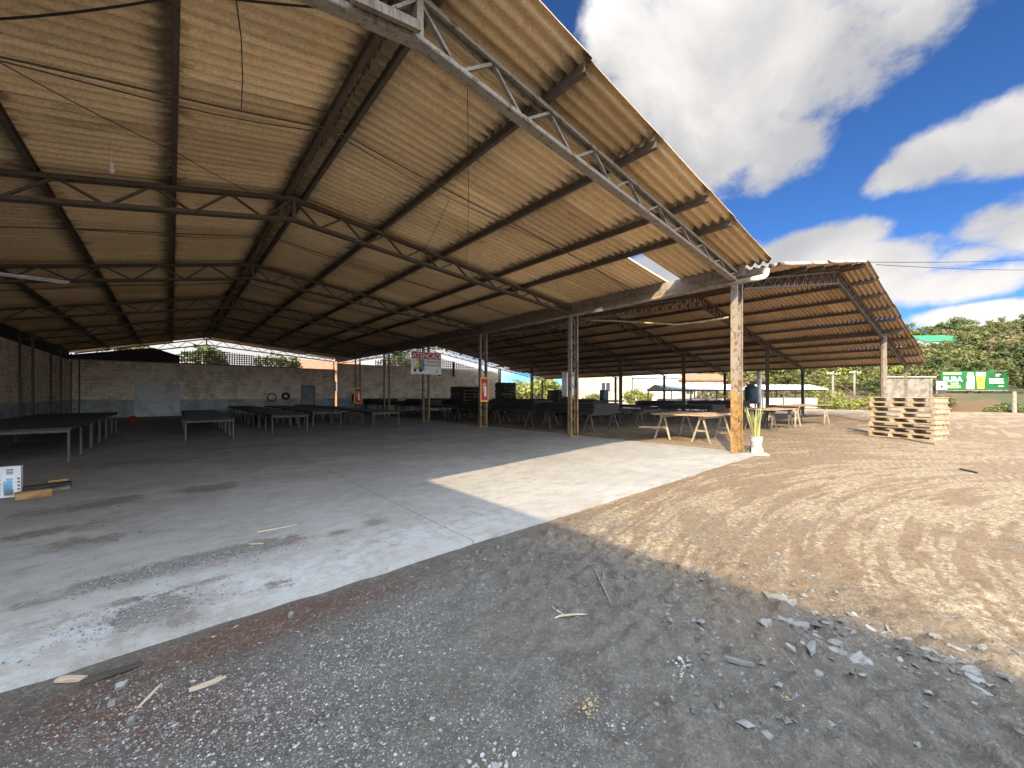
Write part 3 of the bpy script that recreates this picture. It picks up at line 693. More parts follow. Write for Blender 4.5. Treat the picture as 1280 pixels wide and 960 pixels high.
# ================================================================== TABLES
def make_bench(w, l, h, label, group, top='dark_top', slats=True, name='work_table'):
    e = empty(name, (0, 0, 0), label, 'table', group)
    b = MB()
    if slats:
        for x in (-w/2+.025, w/2-.025): b.box((x, 0, h-.03), (.05, l, .06))
        n = int(l/.17)
        for i in range(n+1): b.box((0, -l/2+.03+i*(l-.06)/n, h-.012), (w-.1, .09, .024))
    else: b.box((0, 0, h-.03), (w, l, .06))
    b.build('table_top', M[top], e)
    b = MB()
    for y in (-l/2+.02, l/2-.02): b.box((0, y, h-.075), (w-.06, .04, .05))
    b.build('end_rail', M['steel_leg'], e)
    lm = MB(); lm.box((0, 0, (h-.06)/2), (.036, .036, h-.06)); lmesh_ = lm.mesh('leg', M['steel_leg'])
    for sx_ in (-1, 1):
        for sy_ in (-1, 0, 1) if l > 2.5 else (-1, 1):
            o = link('leg', lmesh_, e); o.location = (sx_*(w/2-.05), sy_*(l/2-.05), 0)
    return e
B1 = make_bench(1.3, 2.9, .69, '', 'dark slatted work tables in rows under the first roof')
KIDS[B1.name] = kids(B1)
rows = [(.96, 15.6, 3, 'left row of slatted tables'), (3.5, 16.9, 5, 'second row of slatted tables'), (5.35, 19.0, 4, 'third row of slatted tables'), (7.35, 16.85, 5, 'right row of slatted tables beside the columns')]
pos = ['front table', 'second table', 'third table', 'fourth table', 'last table']
first = True
for (x, y0, n, rl) in rows:
    for i in range(n):
        t = B1 if first else copy_tree(B1); first = False
        t.location = (x+random.uniform(-.06, .06), y0+1.45+i*3.05, .03); t.rotation_euler.z = random.uniform(-.02, .02)
        t['label'] = 'dark slatted steel table, '+pos[i]+' of the '+rl
B2 = make_bench(2.0, 3.1, .76, 'broad dark table nearest the box at far left, along the side wall', 'broad dark tables along the left side wall', slats=False, name='broad_table')
KIDS[B2.name] = kids(B2)
for i in range(3):
    t = B2 if i == 0 else copy_tree(B2); t.location = (-2.62, 14.05+i*3.2, .03)
    t['label'] = ['broad dark table along the left wall, nearest the white printed box', 'broad dark table along the left wall, middle of the three', 'broad dark table along the left wall, farthest back of the three'][i]
# steel sheets lying on the first tables: thin dark stacks
def stack_mesh(w, l, n, th, jit, seed):
    r_ = random.Random(seed); b = MB()
    for i in range(n): b.box((r_.uniform(-jit, jit), r_.uniform(-jit, jit), th*(i+.5)), (w, l, th*.86), r_.uniform(-.015, .015))
    return b.mesh('board_stack', M['wood_dark'])
stk = [stack_mesh(1.7, 2.9, 9, .04, .05, 3), stack_mesh(1.6, 2.7, 7, .045, .06, 4), stack_mesh(1.7, 2.8, 5, .04, .05, 5)]
def make_trestle_table(w, l, h, label, group, top, legs, name='trestle_table', over=.1):
    e = empty(name, (0, 0, 0), label, 'table', group)
    b = MB(); b.box((0, 0, h-.018), (w+2*over, l, .036)); b.build('table_top', M[top], e)
    m = MB(); m.box((0, 0, h-.085), (w, .09, .09))
    for sx_ in (-1, 1):
        for sy_ in (-1, 1): m.beam((sx_*(w/2-.12), sy_*.03, h-.07), (sx_*(w/2-.05), sy_*.27, 0), .045, .045, (1, 0, 0))
        m.beam((sx_*(w/2-.10), -.17, h*.42), (sx_*(w/2-.10), .17, h*.42), .03, .05)
    tmm = m.mesh('trestle', M[legs])
    for sy_ in (-1, 1):
        o = link('trestle', tmm, e); o.location = (0, sy_*(l/2-.32), 0)
    return e
T = make_trestle_table(1.8, 3.0, .78, '', 'trestle tables piled with dark boards under the second roof', 'dark_top', 'steel_leg')
KIDS[T.name] = kids(T); first = True
rowx = [13.3, 16.9, 20.5, 24.1]; rn = ['row next to the columns', 'second row from the columns', 'third row from the columns', 'outermost row']
for ri, x in enumerate(rowx):
    for i in range(7):
        y = 10.6+.0*ri+i*3.55-(1.6 if ri > 1 else 0)
        t = T if first else copy_tree(T); first = False
        t.location = (x+random.uniform(-.1, .1), y, 0); t.rotation_euler.z = random.uniform(-.03, .03)
        on = ['first', 'second', 'third', 'fourth', 'fifth', 'sixth', 'seventh'][i]
        t['label'] = f'dark trestle table, {on} from the front in the {rn[ri]}'
        if (ri*7+i) % 4 != 3:
            s = link('board_stack', stk[(ri+i) % 3]); s.location = (t.location.x, y, .782)
            tag(s, f'dark board stack on the {on} table of the {rn[ri]}', 'boards', 'dark board stacks on the trestle tables')
# sunlit tables in front
t = make_trestle_table(1.9, 1.9, .86, 'low plywood-topped sawhorse table behind the nearest column, front legs in sunlight', None, 'board_top', 'wood_pale', 'sawhorse_table', .12)
t.location = (13.25, 5.75, 0)
b = MB(); b.box((0, 0, 0), (.9, .11, .03)); o = b.build('loose_plank', M['wood_pale']); o.location = (11.95, 6.55, .42); o.rotation_euler.z = R(-35); tag(o, 'short pale plank resting across a sawhorse behind the nearest column', 'plank')
t = make_trestle_table(1.1, 2.6, .88, 'brown-topped sawhorse table on dirt, just right of the potted plant', None, 'board_top', 'steel_leg', 'sawhorse_table', .1)
t.location = (19.6, 5.2, 0); t.rotation_euler.z = R(86)
t = make_trestle_table(1.3, 3.8, .98, 'long sawhorse table with pinkish legs behind the pallets and plant', None, 'board_top', 'wood_pale', 'sawhorse_table', .1)
t.location = (23.6, 5.0, 0); t.rotation_euler.z = R(80)
# ================================================================== PALLETS
def make_pallet(nb, L=1.76, Wd=.8, H=.172):
    e = empty('pallet', (0, 0, 0), '', 'pallet', 'wooden pallets stacked in the sunlit yard')
    r_ = random.Random(nb)
    b = MB(); n = 7
    for i in range(n): b.box((r_.uniform(-.012, .012), -Wd/2+.05+i*(Wd-.1)/(n-1), H-.013), (L, .098, .024))
    b.build('deck', M['pallet'], e)
    for i in range(nb):
        x = -L/2+.06+i*(L-.12)/(nb-1)
        b = MB(); b.box((x+r_.uniform(-.02, .02), 0, H/2), (.09, Wd-.004, H-.052)); b.build('stringer', M['pallet'], e)
    b = MB()
    for i in range(4): b.box((r_.uniform(-.012, .012), -Wd/2+.05+i*(Wd-.1)/3, .013), (L, .098, .024))
    b.build('bottom_boards', M['pallet'], e)
    return e
pa = [make_pallet(3), make_pallet(4)]
for p in pa: KIDS[p.name] = kids(p)
th = R(68); corner = Vector((18.4, .30)); d1 = Vector((math.cos(th), math.sin(th))); d2 = Vector((math.sin(th), -math.cos(th)))
ctr = corner+d1*.88+d2*.4
order = [4, 4, 3, 4, 3, 3, 4, 4]; nm = ['bottom', 'second from the bottom', 'third from the bottom', 'fourth from the bottom', 'fourth from the top', 'third from the top', 'second from the top', 'topmost']
gz = float(surf(np.array([ctr.x]), np.array([ctr.y]))[0])+.01
used = set()
for i, nb in enumerate(order):
    src = pa[nb-3]; p = src if nb not in used else copy_tree(src); used.add(nb)
    p.location = (ctr.x+random.uniform(-.04, .04), ctr.y+random.uniform(-.04, .04), gz+i*.176); p.rotation_euler.z = th+random.uniform(-.035, .035)
    p['label'] = f'pale wooden pallet, {nm[i]} of the sunlit stack'
# ================================================================== PLANT AND SMALL THINGS
bx, by = 11.05, 3.22
b = MB(); b.box((0, 0, .09), (.34, .26, .19), tap=.96); b.box((.02, -.03, .02), (.5, .4, .05), .1)
o = b.build('concrete_block', M['block']); o.location = (bx, by, -.01); o.rotation_euler.z = R(25); tag(o, 'pale concrete block carrying the white plant bucket beside the nearest column', 'block')
pl = empty('potted_plant', (bx, by, .175), 'tall snake plant in a white and purple bucket by the nearest column', 'plant')
b = MB(); b.lathe([(0, .0), (.115, .0), (.12, .01), (.14, .24), (.146, .245), (.146, .262), (.136, .262), (.130, .22), (0, .22)], 24); b.build('bucket', M['bucket'], pl, True)
b = MB(); b.lathe([(.1335, .15), (.1405, .225)], 24); b.build('printed_band', M['purple'], pl, True)
r_ = random.Random(5); b = MB()
for i in range(26):
    a = r_.uniform(0, 6.28); L = r_.uniform(.42, .86); lean = r_.uniform(.03, .3); w = r_.uniform(.02, .036); r0 = r_.uniform(.01, .08); tw = r_.uniform(-1, 1)
    vs = []; n = 9
    for k in range(n+1):
        t = k/n; rr = r0+lean*L*t**1.5; z = .2+L*t*(1-.1*lean); ww = w*(.55+1.2*t-1.72*t*t)+.002; ww = max(ww, .002)
        ta = a+math.pi/2+tw*t
        for s in (-1, 0, 1): vs.append((rr*math.cos(a)+s*ww*math.cos(ta)+(-.006*math.cos(a) if s == 0 else 0), rr*math.sin(a)+s*ww*math.sin(ta), z))
    fs = [(k*3+j, k*3+j+1, k*3+j+4, k*3+j+3) for k in range(n) for j in (0, 1)]
    b.add(vs, fs)
b.build('leaves', M['succulent'], pl, True)
# printed box
x, y = gp(13, 621, .03)
e = empty('printed_box', (x, y, .03), 'white carton printed in blue standing on the slab at far left', 'box', rz=R(-2))
b = MB(); b.box((0, 0, .22), (.21, .09, .44)); b.build('carton', M['sign_white'], e)
b = MB(); b.box((-.012, -.0465, .17), (.085, .004, .13)); b.box((0, -.0465, .255), (.06, .004, .03)); b.build('blue_print', M['blue_print'], e)
b = MB(); b.lathe([(0, 0), (.04, 0), (.045, .03), (.045, .075), (.025, .1), (0, .1)], 16); o = b.build('jar_print', M['sign_grey'], e); o.location = (-.005, -.047, .03); o.scale.y = .06
b = MB()
for k in range(4): b.box((.005, -.0465, .40-.022*k), (.065-.008*(k % 2), .004, .011))
for k in range(5): b.box((.085, -.0465, .06+.05*k), (.022, .004, .022)); b.box((-.088, -.0465, .05+.05*k), (.02, .004, .02))
b.build('small_print', M['navy'], e)
def block(name, px, py, d, rz, mat, label, cat, z=.03, tilt=0, base=None):
    x, y = gp(px, py, z); b = MB(); b.box((0, 0, d[2]/2), d)
    o = b.build(name, M[mat]); o.location = (x, y, z); o.rotation_euler = (tilt, 0, R(rz))
    bv = o.modifiers.new('edge', 'BEVEL'); bv.width = min(d)*.08; bv.segments = 1
    return tag(o, label, cat)
block('wood_block', 42, 622, (.34, .12, .10), 12, 'wood_orange', 'orange-brown timber offcut lying in front of the scrap pile by the printed box', 'wood')
block('wood_block', 66, 613, (.34, .10, .08), 14, 'wood_pale', 'pale cream timber offcut lying right of the orange offcut', 'wood')
block('wood_block', 72, 607, (.22, .10, .10), 18, 'wood_orange', 'small orange timber offcut at the back right of the scrap pile', 'wood')
block('dark_plank', 60, 609, (.46, .13, .05), 16, 'wood_dark', 'black scorched plank lying across the scrap pile', 'plank', .10, .1)
def stick(px0, py0, px1, py1, w, h, mat, label, name='wood_stick', Z=None):
    z = .03 if Z is None else Z
    a = gp(px0, py0, z); c = gp(px1, py1, z); L = math.hypot(c[0]-a[0], c[1]-a[1]); cx, cy = (a[0]+c[0])/2, (a[1]+c[1])/2
    zz = float(surf(np.array([cx]), np.array([cy]))[0])
    b = MB(); n = 6; hw = w/2; r_ = random.Random(int(px0))
    vs = []; 
    for k in range(n+1):
        t = k/n; xx = -L/2+L*t; f = (.55+.45*math.sin(math.pi*min(1, max(0, t*.9+.08)))); o_ = r_.uniform(-.15, .15)*hw
        vs += [(xx, -hw*f+o_, 0), (xx, hw*f+o_, 0), (xx, hw*f*.8+o_, h), (xx, -hw*f*.8+o_, h)]
    fs = [(k*4+j, k*4+(j+1) % 4, k*4+4+(j+1) % 4, k*4+4+j) for k in range(n) for j in range(4)]+[(3, 2, 1, 0), (n*4, n*4+1, n*4+2, n*4+3)]
    b.add(vs, fs); o = b.build(name, M[mat]); o.location = (cx, cy, zz+.003); o.rotation_euler = (0, 0, math.atan2(c[1]-a[1], c[0]-a[0])); return tag(o, label, 'wood')
stick(322, 666, 371, 657, .03, .012, 'wood_pale', 'thin pale lath lying on the slab beyond the dark streak')
stick(312, 681, 330, 680, .03, .01, 'wood_pale', 'short pale splinter lying in the dark gravel streak on the slab')
stick(236, 862, 283, 845, .03, .014, 'wood_pale', 'pale pointed wooden peg lying on gravel by the red soil', Z=0)
stick(172, 880, 202, 850, .012, .008, 'wood_pale', 'thin wooden splinter lying on the red soil', Z=0)
stick(265, 797, 298, 782, .02, .01, 'wood_pale', 'narrow pale splinter at the slab edge in red soil', Z=0)
stick(72, 848, 106, 847, .05, .012, 'wood_pale', 'cream wood chip at the slab edge at lower left', Z=0)
stick(100, 852, 178, 828, .05, .014, 'wood_dark', 'dark rotten lath lying along the slab edge', Z=0)
stick(1170, 556, 1060, 535, .10, .03, 'wood_grey', 'long grey plank lying on the dirt in front of the pallets', 'plank', Z=0)
stick(1200, 587, 1222, 592, .05, .03, 'wood_dark', 'short dark stick lying alone on the sunlit dirt at right', Z=0)
stick(742, 712, 765, 762, .012, .01, 'wood_grey', 'long dry twig lying on the shaded dirt', 'twig', Z=0)
stick(752, 712, 760, 735, .010, .008, 'wood_grey', 'short dry twig beside the long one on the shaded dirt', 'twig', Z=0)
# forked twig
x, y = gp(710, 772, 0); zz = float(surf(np.array([x]), np.array([y]))[0])
b = MB(); b.tube([(-.16, .0, .012), (-.05, .02, .016), (.06, .0, .014), (.14, -.03, .012)], [.004, .008, .007, .004], 6); b.tube([(-.02, .02, .016), (-.05, .11, .02), (-.04, .17, .012)], [.006, .005, .003], 6); b.tube([(.03, .0, .014), (.12, .05, .014)], [.005, .003], 6)
o = b.build('forked_twig', M['wood_pale'], None, True); o.location = (x, y, zz+.004); o.rotation_euler.z = R(-20); tag(o, 'pale forked twig lying on the shaded dirt', 'twig')
# shards
def shard_mesh(seed, rx, ry, th):
    r_ = random.Random(seed); n = r_.randint(4, 7); a0 = r_.uniform(0, 6.28)
    poly = [(rx*math.cos(a0+6.283*k/n+r_.uniform(-.3, .3))*r_.uniform(.7, 1.1), ry*math.sin(a0+6.283*k/n+r_.uniform(-.3, .3))*r_.uniform(.7, 1.1)) for k in range(n)]
    b = MB(); b.prism(poly, 0, th); m = b.mesh('stone_shard', M['shard'])
    for v in m.vertices:
        v.co.z += r_.uniform(-.12, .25)*th
        if v.co.z > th*.5: v.co.x *= .93; v.co.y *= .93
    return m
protos = [shard_mesh(i, random.uniform(.035, .06), random.uniform(.022, .045), random.uniform(.008, .018)) for i in range(14)]
def put_shard(px, py, me, sc_, rz, tilt, label, group=None, mat=None):
    x, y = gp(px, py, .02); z = float(surf(np.array([x]), np.array([y]))[0])
    o = link('stone_shard', me); o.location = (x, y, z-.008); o.scale = (sc_, sc_, sc_); o.rotation_euler = (tilt[0], tilt[1], rz)
    return tag(o, label, 'stone', group)
big = [(975, 745, 1.5, .12, .05), (990, 752, 1.3, .1, .04), (962, 742, 1.2, .1, .05), (1002, 782, 1.25, .09, .05), (955, 775, 1.3, .08, .06), (958, 782, 1.0, .07, .05), (1030, 785, 1.6, .12, .05), (992, 808, 1.4, .1, .035), (1015, 815, 1.5, .1, .03), (925, 822, 1.7, .13, .03), (1072, 820, 1.3, .1, .06), (1048, 812, 1.1, .06, .05)]
lab = ['flat broken shard at the top of the rubble strip', 'bluish square shard right of the top rubble shard', 'thin shard leaning left at the top of the rubble strip', 'rounded grey lump in the middle of the rubble strip', 'pale split shard at the left of the rubble strip', 'small wedge under the pale split shard', 'largest pale shard in the middle of the rubble strip', 'long narrow shard tilted in the rubble strip', 'dark flat shard half buried below the largest pale shard', 'long pale curved shard lying apart at lower left of the rubble', 'triangular shard at the lower edge of the rubble', 'small pale shard left of the triangular one']
for i, (px_, py_, s, rx, ry) in enumerate(big):
    m = shard_mesh(100+i, rx*.75, ry*.8, .022); put_shard(px_, py_, m, 1.0, random.uniform(0, 3), (random.uniform(-.25, .25), random.uniform(-.25, .25)), lab[i])
for i in range(210):
    t = random.random(); px_ = 985+260*t+random.gauss(0, 24); py_ = 757+80*t+random.gauss(0, 17)+8
    if i > 170: px_, py_ = random.uniform(900, 1270), random.uniform(800, 935)
    put_shard(px_, py_, random.choice(protos), random.uniform(.35, 1.0)*(1.0 if i <= 105 else .7), random.uniform(0, 6.28), (random.uniform(-.4, .4), random.uniform(-.4, .4)), 'small grey broken shard in the rubble spread on the shaded dirt', 'small broken shards in the rubble')
for (px_, py_, l_) in [(150, 750+100, 'pale stone lump on the red soil at lower left'), (165, 893, 'tan stone wedge at the lower edge of the red soil'), (140, 872, 'upright pale stone splinter on the red soil'), (362, 766, 'white pebble alone at the slab edge'), (1272, 818, 'pale stone at the right edge where sun meets shade')]:
    put_shard(px_, py_, shard_mesh(px_, .03, .024, .03), 1.0, random.uniform(0, 6), (.2, .1), l_)
def lump(px, py, r, mat, label, seed, flat=.5, n=5, name='plaster_crumbs', cat='debris'):
    r_ = random.Random(seed); x, y = gp(px, py, 0); z = float(surf(np.array([x]), np.array([y]))[0]); b = MB()
    for k in range(n*6):
        c = (r_.gauss(0, r*1.1), r_.gauss(0, r*.9)); s = r*r_.uniform(.03, .2)*(2.2 if k < 2 else 1); m = r_.randint(4, 6); a0 = r_.uniform(0, 6)
        poly = [(s*math.cos(a0+6.283*j/m)*r_.uniform(.7, 1.2), s*math.sin(a0+6.283*j/m)*r_.uniform(.7, 1.2)) for j in range(m)]
        Mx = Matrix.Translation((c[0], c[1], r_.uniform(-.002, .004))) @ Euler((r_.uniform(-.5, .5), r_.uniform(-.5, .5), 0)).to_matrix().to_4x4()
        b.prism(poly, -s*.3, s*flat*r_.uniform(.5, 1.1), Mx)
    o = b.build(name, M[mat]); o.location = (x, y, z); return tag(o, label, cat, kind='stuff')
lump(856, 838, .045, 'plaster_white', 'white crumbled plaster lump on the shaded dirt left of the rubble', 1, n=9)
lump(849, 848, .03, 'plaster_ochre', 'ochre crumb beside the white plaster lump', 2, n=5)
lump(612, 957, .05, 'plaster_white', 'bluish white lump cut by the bottom edge of the view', 3, n=6)
lump(985, 873, .035, 'plaster_ochre', 'yellow-brown crumb patch below the rubble strip', 4, .2, n=8)
lump(735, 880, .04, 'plaster_ochre', 'pale ochre crumb patch low in the middle of the shaded dirt', 5, .15, n=9)
lump(765, 905, .04, 'plaster_white', 'faint white plaster patch low in the middle of the shaded dirt', 6, .12, n=9)
lump(392, 786, .035, 'wood_dark', 'dark clod lying just outside the slab edge', 7, n=7, name='dark_clod')
lump(405, 891, .03, 'wood_dark', 'dark leaf clump lying on the white gravel', 8, .3, n=5, name='dark_clod')
lump(420, 893, .02, 'wood_dark', 'tiny dark clod right of the leaf clump on gravel', 9, .3, n=4, name='dark_clod') if False else None
# ================================================================== BACK OF THE SHED
def torus(R0, r0, n=28, m=8):
    b = MB(); vs = []; fs = []
    for i in range(n):
        a = 6.283*i/n
        for j in range(m):
            t = 6.283*j/m; vs.append(((R0+r0*math.cos(t))*math.cos(a), r0*math.sin(t), (R0+r0*math.cos(t))*math.sin(a)))
    for i in range(n):
        for j in range(m): fs.append((i*m+j, ((i+1) % n)*m+j, ((i+1) % n)*m+(j+1) % m, i*m+(j+1) % m))
    return b.add(vs, fs)
o = torus(.30, .04).build('hoop', M['tyre'], None, True); o.location = (5.85, YB-.12, 1.26); tag(o, 'thin dark hoop hung on the back wall left of the tyre', 'hoop')
o = torus(.22, .085).build('tyre', M['tyre'], None, True); o.location = (6.8, YB-.16, 1.36); tag(o, 'black tyre hung on the back wall right of the thin hoop', 'tyre')
e = empty('red_bin', (-1.35, 24.2, .03), 'small red drum standing beyond the broad left tables', 'drum'); b = MB(); b.lathe([(0, 0), (.2, 0), (.22, .1), (.22, .8), (.24, .82), (.24, .86), (0, .87)], 16); b.build('drum', M['red_plastic'], e, True); b = MB(); b.lathe([(.0, .9), (.18, .9), (.2, .87)], 16); b.build('lid', M['tyre'], e); e.scale = (.42, .42, .42); e.location = (-1.5, 27.6, .03)
# dark stacks and cabinet under the second roof
def pile(name, px, z, w, d, h, label, seed, gap=0.05, n=None, base=0.0):
    x, y = dp(px, z); n = n or int(h/.12); r_ = random.Random(seed); b = MB(); t = h/n
    for i in range(n):
        if i % 2 == 0: b.box((r_.uniform(-.05, .05), r_.uniform(-.05, .05), t*(i+.5)), (w, d, t*.9), r_.uniform(-.04, .04))
        else:
            for k in (-1, 0, 1): b.box((k*(w/2-.08), r_.uniform(-.03, .03), t*(i+.5)), (.12, d*.95, t))
    o = b.build(name, M['wood_dark']); o.location = (x, y, base); o.rotation_euler.z = R(random.uniform(-8, 8)); return tag(o, label, 'timber')
pile('timber_stack', 585, 30, 2.2, 1.6, 2.1, 'dark timber stack behind the third column, against the far wall', 1)
pile('timber_stack', 632, 33, 1.3, 1.3, 2.5, 'tall open timber stack silhouetted against the yellow bush', 2)
pile('timber_stack', 698, 27, 1.1, 1.2, 1.8, 'black timber stack just left of the white cabinet', 3)
e = empty('white_cabinet', (*dp(710, 17.5), 0), 'tall white metal panel on a dark stand behind the second column', 'cabinet')
b = MB(); b.box((0, 0, 1.95), (.5, .3, 1.1)); b.build('body', M['white_paint'], e); b = MB(); b.box((0, 0, .7), (.4, .26, 1.4)); b.build('stand', M['dark_top'], e)
e = empty('drum_table', (*dp(755, 26), 0), 'dark drum standing on a round-topped cable reel between the columns', 'drum')
b = MB(); b.lathe([(0, 1.02), (1.3, 1.02), (1.3, 1.1), (.3, 1.1), (.3, .08), (1.3, .08), (1.3, .0), (0, 0)], 24); b.build('reel', M['wood_dark'], e)
b = MB(); b.lathe([(0, 1.1), (.28, 1.1), (.29, 1.3), (.28, 1.75), (.29, 1.8), (0, 1.8)], 18); b.build('drum', M['tank_blue'], e, True)
b = MB()
r_ = random.Random(4)
for i in range(60): b.box((r_.gauss(0, .5), r_.gauss(0, .4), .05+abs(r_.gauss(0, .2))+.35), (.24, .12, .1), r_.uniform(0, 3))
b.box((0, 0, .25), (1.8, 1.4, .5), tap=.7)
o = b.build('brick_heap', M['brick_red']); o.location = (*dp(905, 26), .0); o.scale = (1, 1, 1.5); tag(o, 'heap of red bricks behind the nearest column', 'bricks')
e = empty('water_tank', (*dp(939, 30), 0), 'dark blue water tank on a stand behind the nearest column', 'tank')
b = MB(); b.lathe([(0, .95), (.5, .95), (.56, 1.1), (.58, 2.1), (.52, 2.25), (.3, 2.4), (.3, 2.48), (0, 2.5)], 22); b.build('tank', M['tank_blue'], e, True)
b = MB(); b.box((0, 0, .9), (1.2, 1.2, .1)); [b.box((sx_*.5, sy_*.5, .42), (.1, .1, .86)) for sx_ in (-1, 1) for sy_ in (-1, 1)]; b.build('stand', M['steel_dark'], e)
b = MB(); b.tube([(0, 0, 0), (0, 0, 3.4)], .16, 12); b.lathe([(0, 3.45), (.2, 3.43), (.2, 3.3), (.16, 3.3)], 12); o = b.build('white_pillar', M['white_paint'], None, True); o.location = (*dp(949, 31), 0); tag(o, 'white round pillar right of the dark blue water tank', 'pillar'); e.scale = (.8, .8, .92)
# ================================================================== YARD BEYOND
def low_shed(px, z, w, d, h, rz, mat_r, label):
    e = empty('low_shed', (*dp(px, z), 0), label, 'shed', rz=rz)
    b = MB(); b.prism([(-d/2-.2, h-.25), (0, h+.25), (d/2+.2, h-.25), (d/2+.2, h-.33), (0, h+.17), (-d/2-.2, h-.33)], -w/2, w/2, Matrix(((0, 0, 1, 0), (1, 0, 0, 0), (0, 1, 0, 0), (0, 0, 0, 1)))); b.build('roof', M[mat_r], e)
    n = int(w/2)+1
    for sy_ in (-1, 1):
        for i in range(n):
            b = MB(); b.box((-w/2+.1+i*(w-.2)/(n-1), sy_*(d/2-.1), (h-.3)/2), (.1, .1, h-.3)); b.build('post', M['steel_dark'], e)
    b = MB(); [b.box((0, sy_*(d/2-.1), h-.38), (w-.05, .08, .12)) for sy_ in (-1, 1)]; b.build('rail', M['steel_dark'], e)
    b = MB(); b.box((0, -.5, .55), (w*.9, d*.4, 1.1)); b.build('plinth', M['white_paint'], e)
    return e
low_shed(866, 38, 7.5, 4.5, 2.25, R(-41), 'pale_roof', 'low open shed with pale metal roof seen left of the nearest column')
low_shed(975, 44, 7.0, 4.5, 2.35, R(-41), 'pale_roof', 'low open shed with pale roof and white plinth right of the water tank')
def house(name, px, z, zg, w, d, h, rh, wall, roof, label, rz=R(-41.4), win=3, cat='building'):
    e = empty(name, (*dp(px, z), zg), label, cat, rz=rz)
    b = MB(); b.box((0, 0, h/2), (w, d, h)); b.prism([(-d/2, h), (d/2, h), (0, h+rh)], -w/2, w/2, Matrix(((0, 0, 1, 0), (1, 0, 0, 0), (0, 1, 0, 0), (0, 0, 0, 1)))); wl = b.build('wall', M[wall], e)
    b = MB(); o_ = .4
    for s in (-1, 1):
        sl = rh/(d/2); y1 = s*(d/2+o_); z1 = h-sl*o_
        b.add([(-w/2-o_, 0, h+rh+.06), (w/2+o_, 0, h+rh+.06), (w/2+o_, y1, z1+.06), (-w/2-o_, y1, z1+.06), (-w/2-o_, 0, h+rh+.22), (w/2+o_, 0, h+rh+.22), (w/2+o_, y1, z1+.22), (-w/2-o_, y1, z1+.22)], [(0, 1, 2, 3), (4, 7, 6, 5), (0, 3, 7, 4), (1, 5, 6, 2), (2, 6, 7, 3)])
    b.build('roof', M[roof], e)
    for i in range(win):
        x = -w/2+(i+.5)*w/win
        b = MB(); b.box((x, -d/2-.01, h*.55), (min(1.2, w/win*.5), .06, min(1.3, h*.35))); f = b.build('window', M['window_dark'], wl)
        b = MB(); ww, hh = min(1.2, w/win*.5), min(1.3, h*.35)
        b.box((x, -d/2-.03, h*.55-hh/2-.04), (ww+.2, .12, .08)); b.box((x, -d/2-.03, h*.55), (.05, .1, hh)); b.build('frame', M['white_paint'], f)
    return e
house('white_house', 752, 58, 0, 7.5, 5, 4.6, 1.2, 'faded_render', 'pale_roof', 'faded pale house beyond the yard, below the eave right of the second column', win=1)
house('pale_house', 812, 62, 0, 7, 5, 4.2, 1.1, 'white_paint', 'pale_roof', 'white house right of the narrow orange one beyond the yard', win=0)
house('brick_house', 782, 66, 0, 3.2, 6, 5.2, 1.0, 'orange_wall', 'terracotta', 'narrow orange house wedged between two pale houses beyond the yard', win=1)
house('white_house', 868, 70, 0, 8, 5, 4.0, 1.0, 'faded_render', 'terracotta', 'wide pale house farthest right among those below the eave', win=2)
house('tiled_house', 235, 44, 0, 9, 6, 3.4, 1.5, 'brick_red', 'terracotta', 'house with dark red tiled roof just visible over the back wall at left', 0, 4)
house('orange_house', 412, 52, 0, 7, 6, 4.6, 1.2, 'orange_wall', 'terracotta', 'sunlit orange house glimpsed above the back wall by the last columns', 0, 3)
# unseen building added to shade the foreground, kept short for sun bounce behind
nb_ = empty('shade_warehouse', (-12, -1.8, 0), 'plain pale warehouse added out of view left of the camera to shade the yard', 'building')
b = MB(); b.box((0, 0, 2.85), (12.6, 8.4, 5.7)); b.prism([(-6.3, 5.7), (6.3, 5.7), (0, 7.2)], -4.2, 4.2, Matrix(((1, 0, 0, 0), (0, 0, 1, 0), (0, 1, 0, 0), (0, 0, 0, 1)))); wl = b.build('wall', M['white_paint'], nb_)
b = MB()
for s in (-1, 1): b.add([(0, -4.5, 7.25), (0, 4.5, 7.25), (s*6.62, 4.5, 5.68), (s*6.62, -4.5, 5.68), (0, -4.5, 7.38), (0, 4.5, 7.38), (s*6.62, 4.5, 5.82), (s*6.62, -4.5, 5.82)], [(0, 1, 2, 3), (4, 7, 6, 5), (2, 6, 7, 3), (1, 5, 6, 2), (0, 3, 7, 4)])
b.build('roof', M['pale_roof'], nb_)
for i in range(2):
    b = MB(); b.box((6.33, -2+i*4, 3.6), (.08, 2.2, 1.2)); b.build('window', M['window_dark'], wl)
# ruined concrete enclosure
e = empty('concrete_ruin', (*dp(1131, 38), 0), 'roofless old concrete enclosure behind the pallets', 'building', rz=R(-41.4))
b = MB(); n = 14; W = 4.6
top = [3.0+.12*math.sin(i*1.7)+.25*(i/n) for i in range(n+1)]
b.prism([(-W/2, -.5)]+[(W/2, -.5)]+[(W/2-W*i/n, top[i]) for i in range(n+1)], -.15, .15, Matrix.Rotation(R(90), 4, 'X')); b.build('front_wall', M['concrete_old'], e)
b = MB(); b.box((W/2+.1, 1.2, 1.5), (.25, 2.8, 3.2)); b.build('side_wall', M['concrete_old'], e); b = MB(); b.box((.3, -.1, 3.22), (4.9, .5, .12)); b.build('coping', M['block'], e)
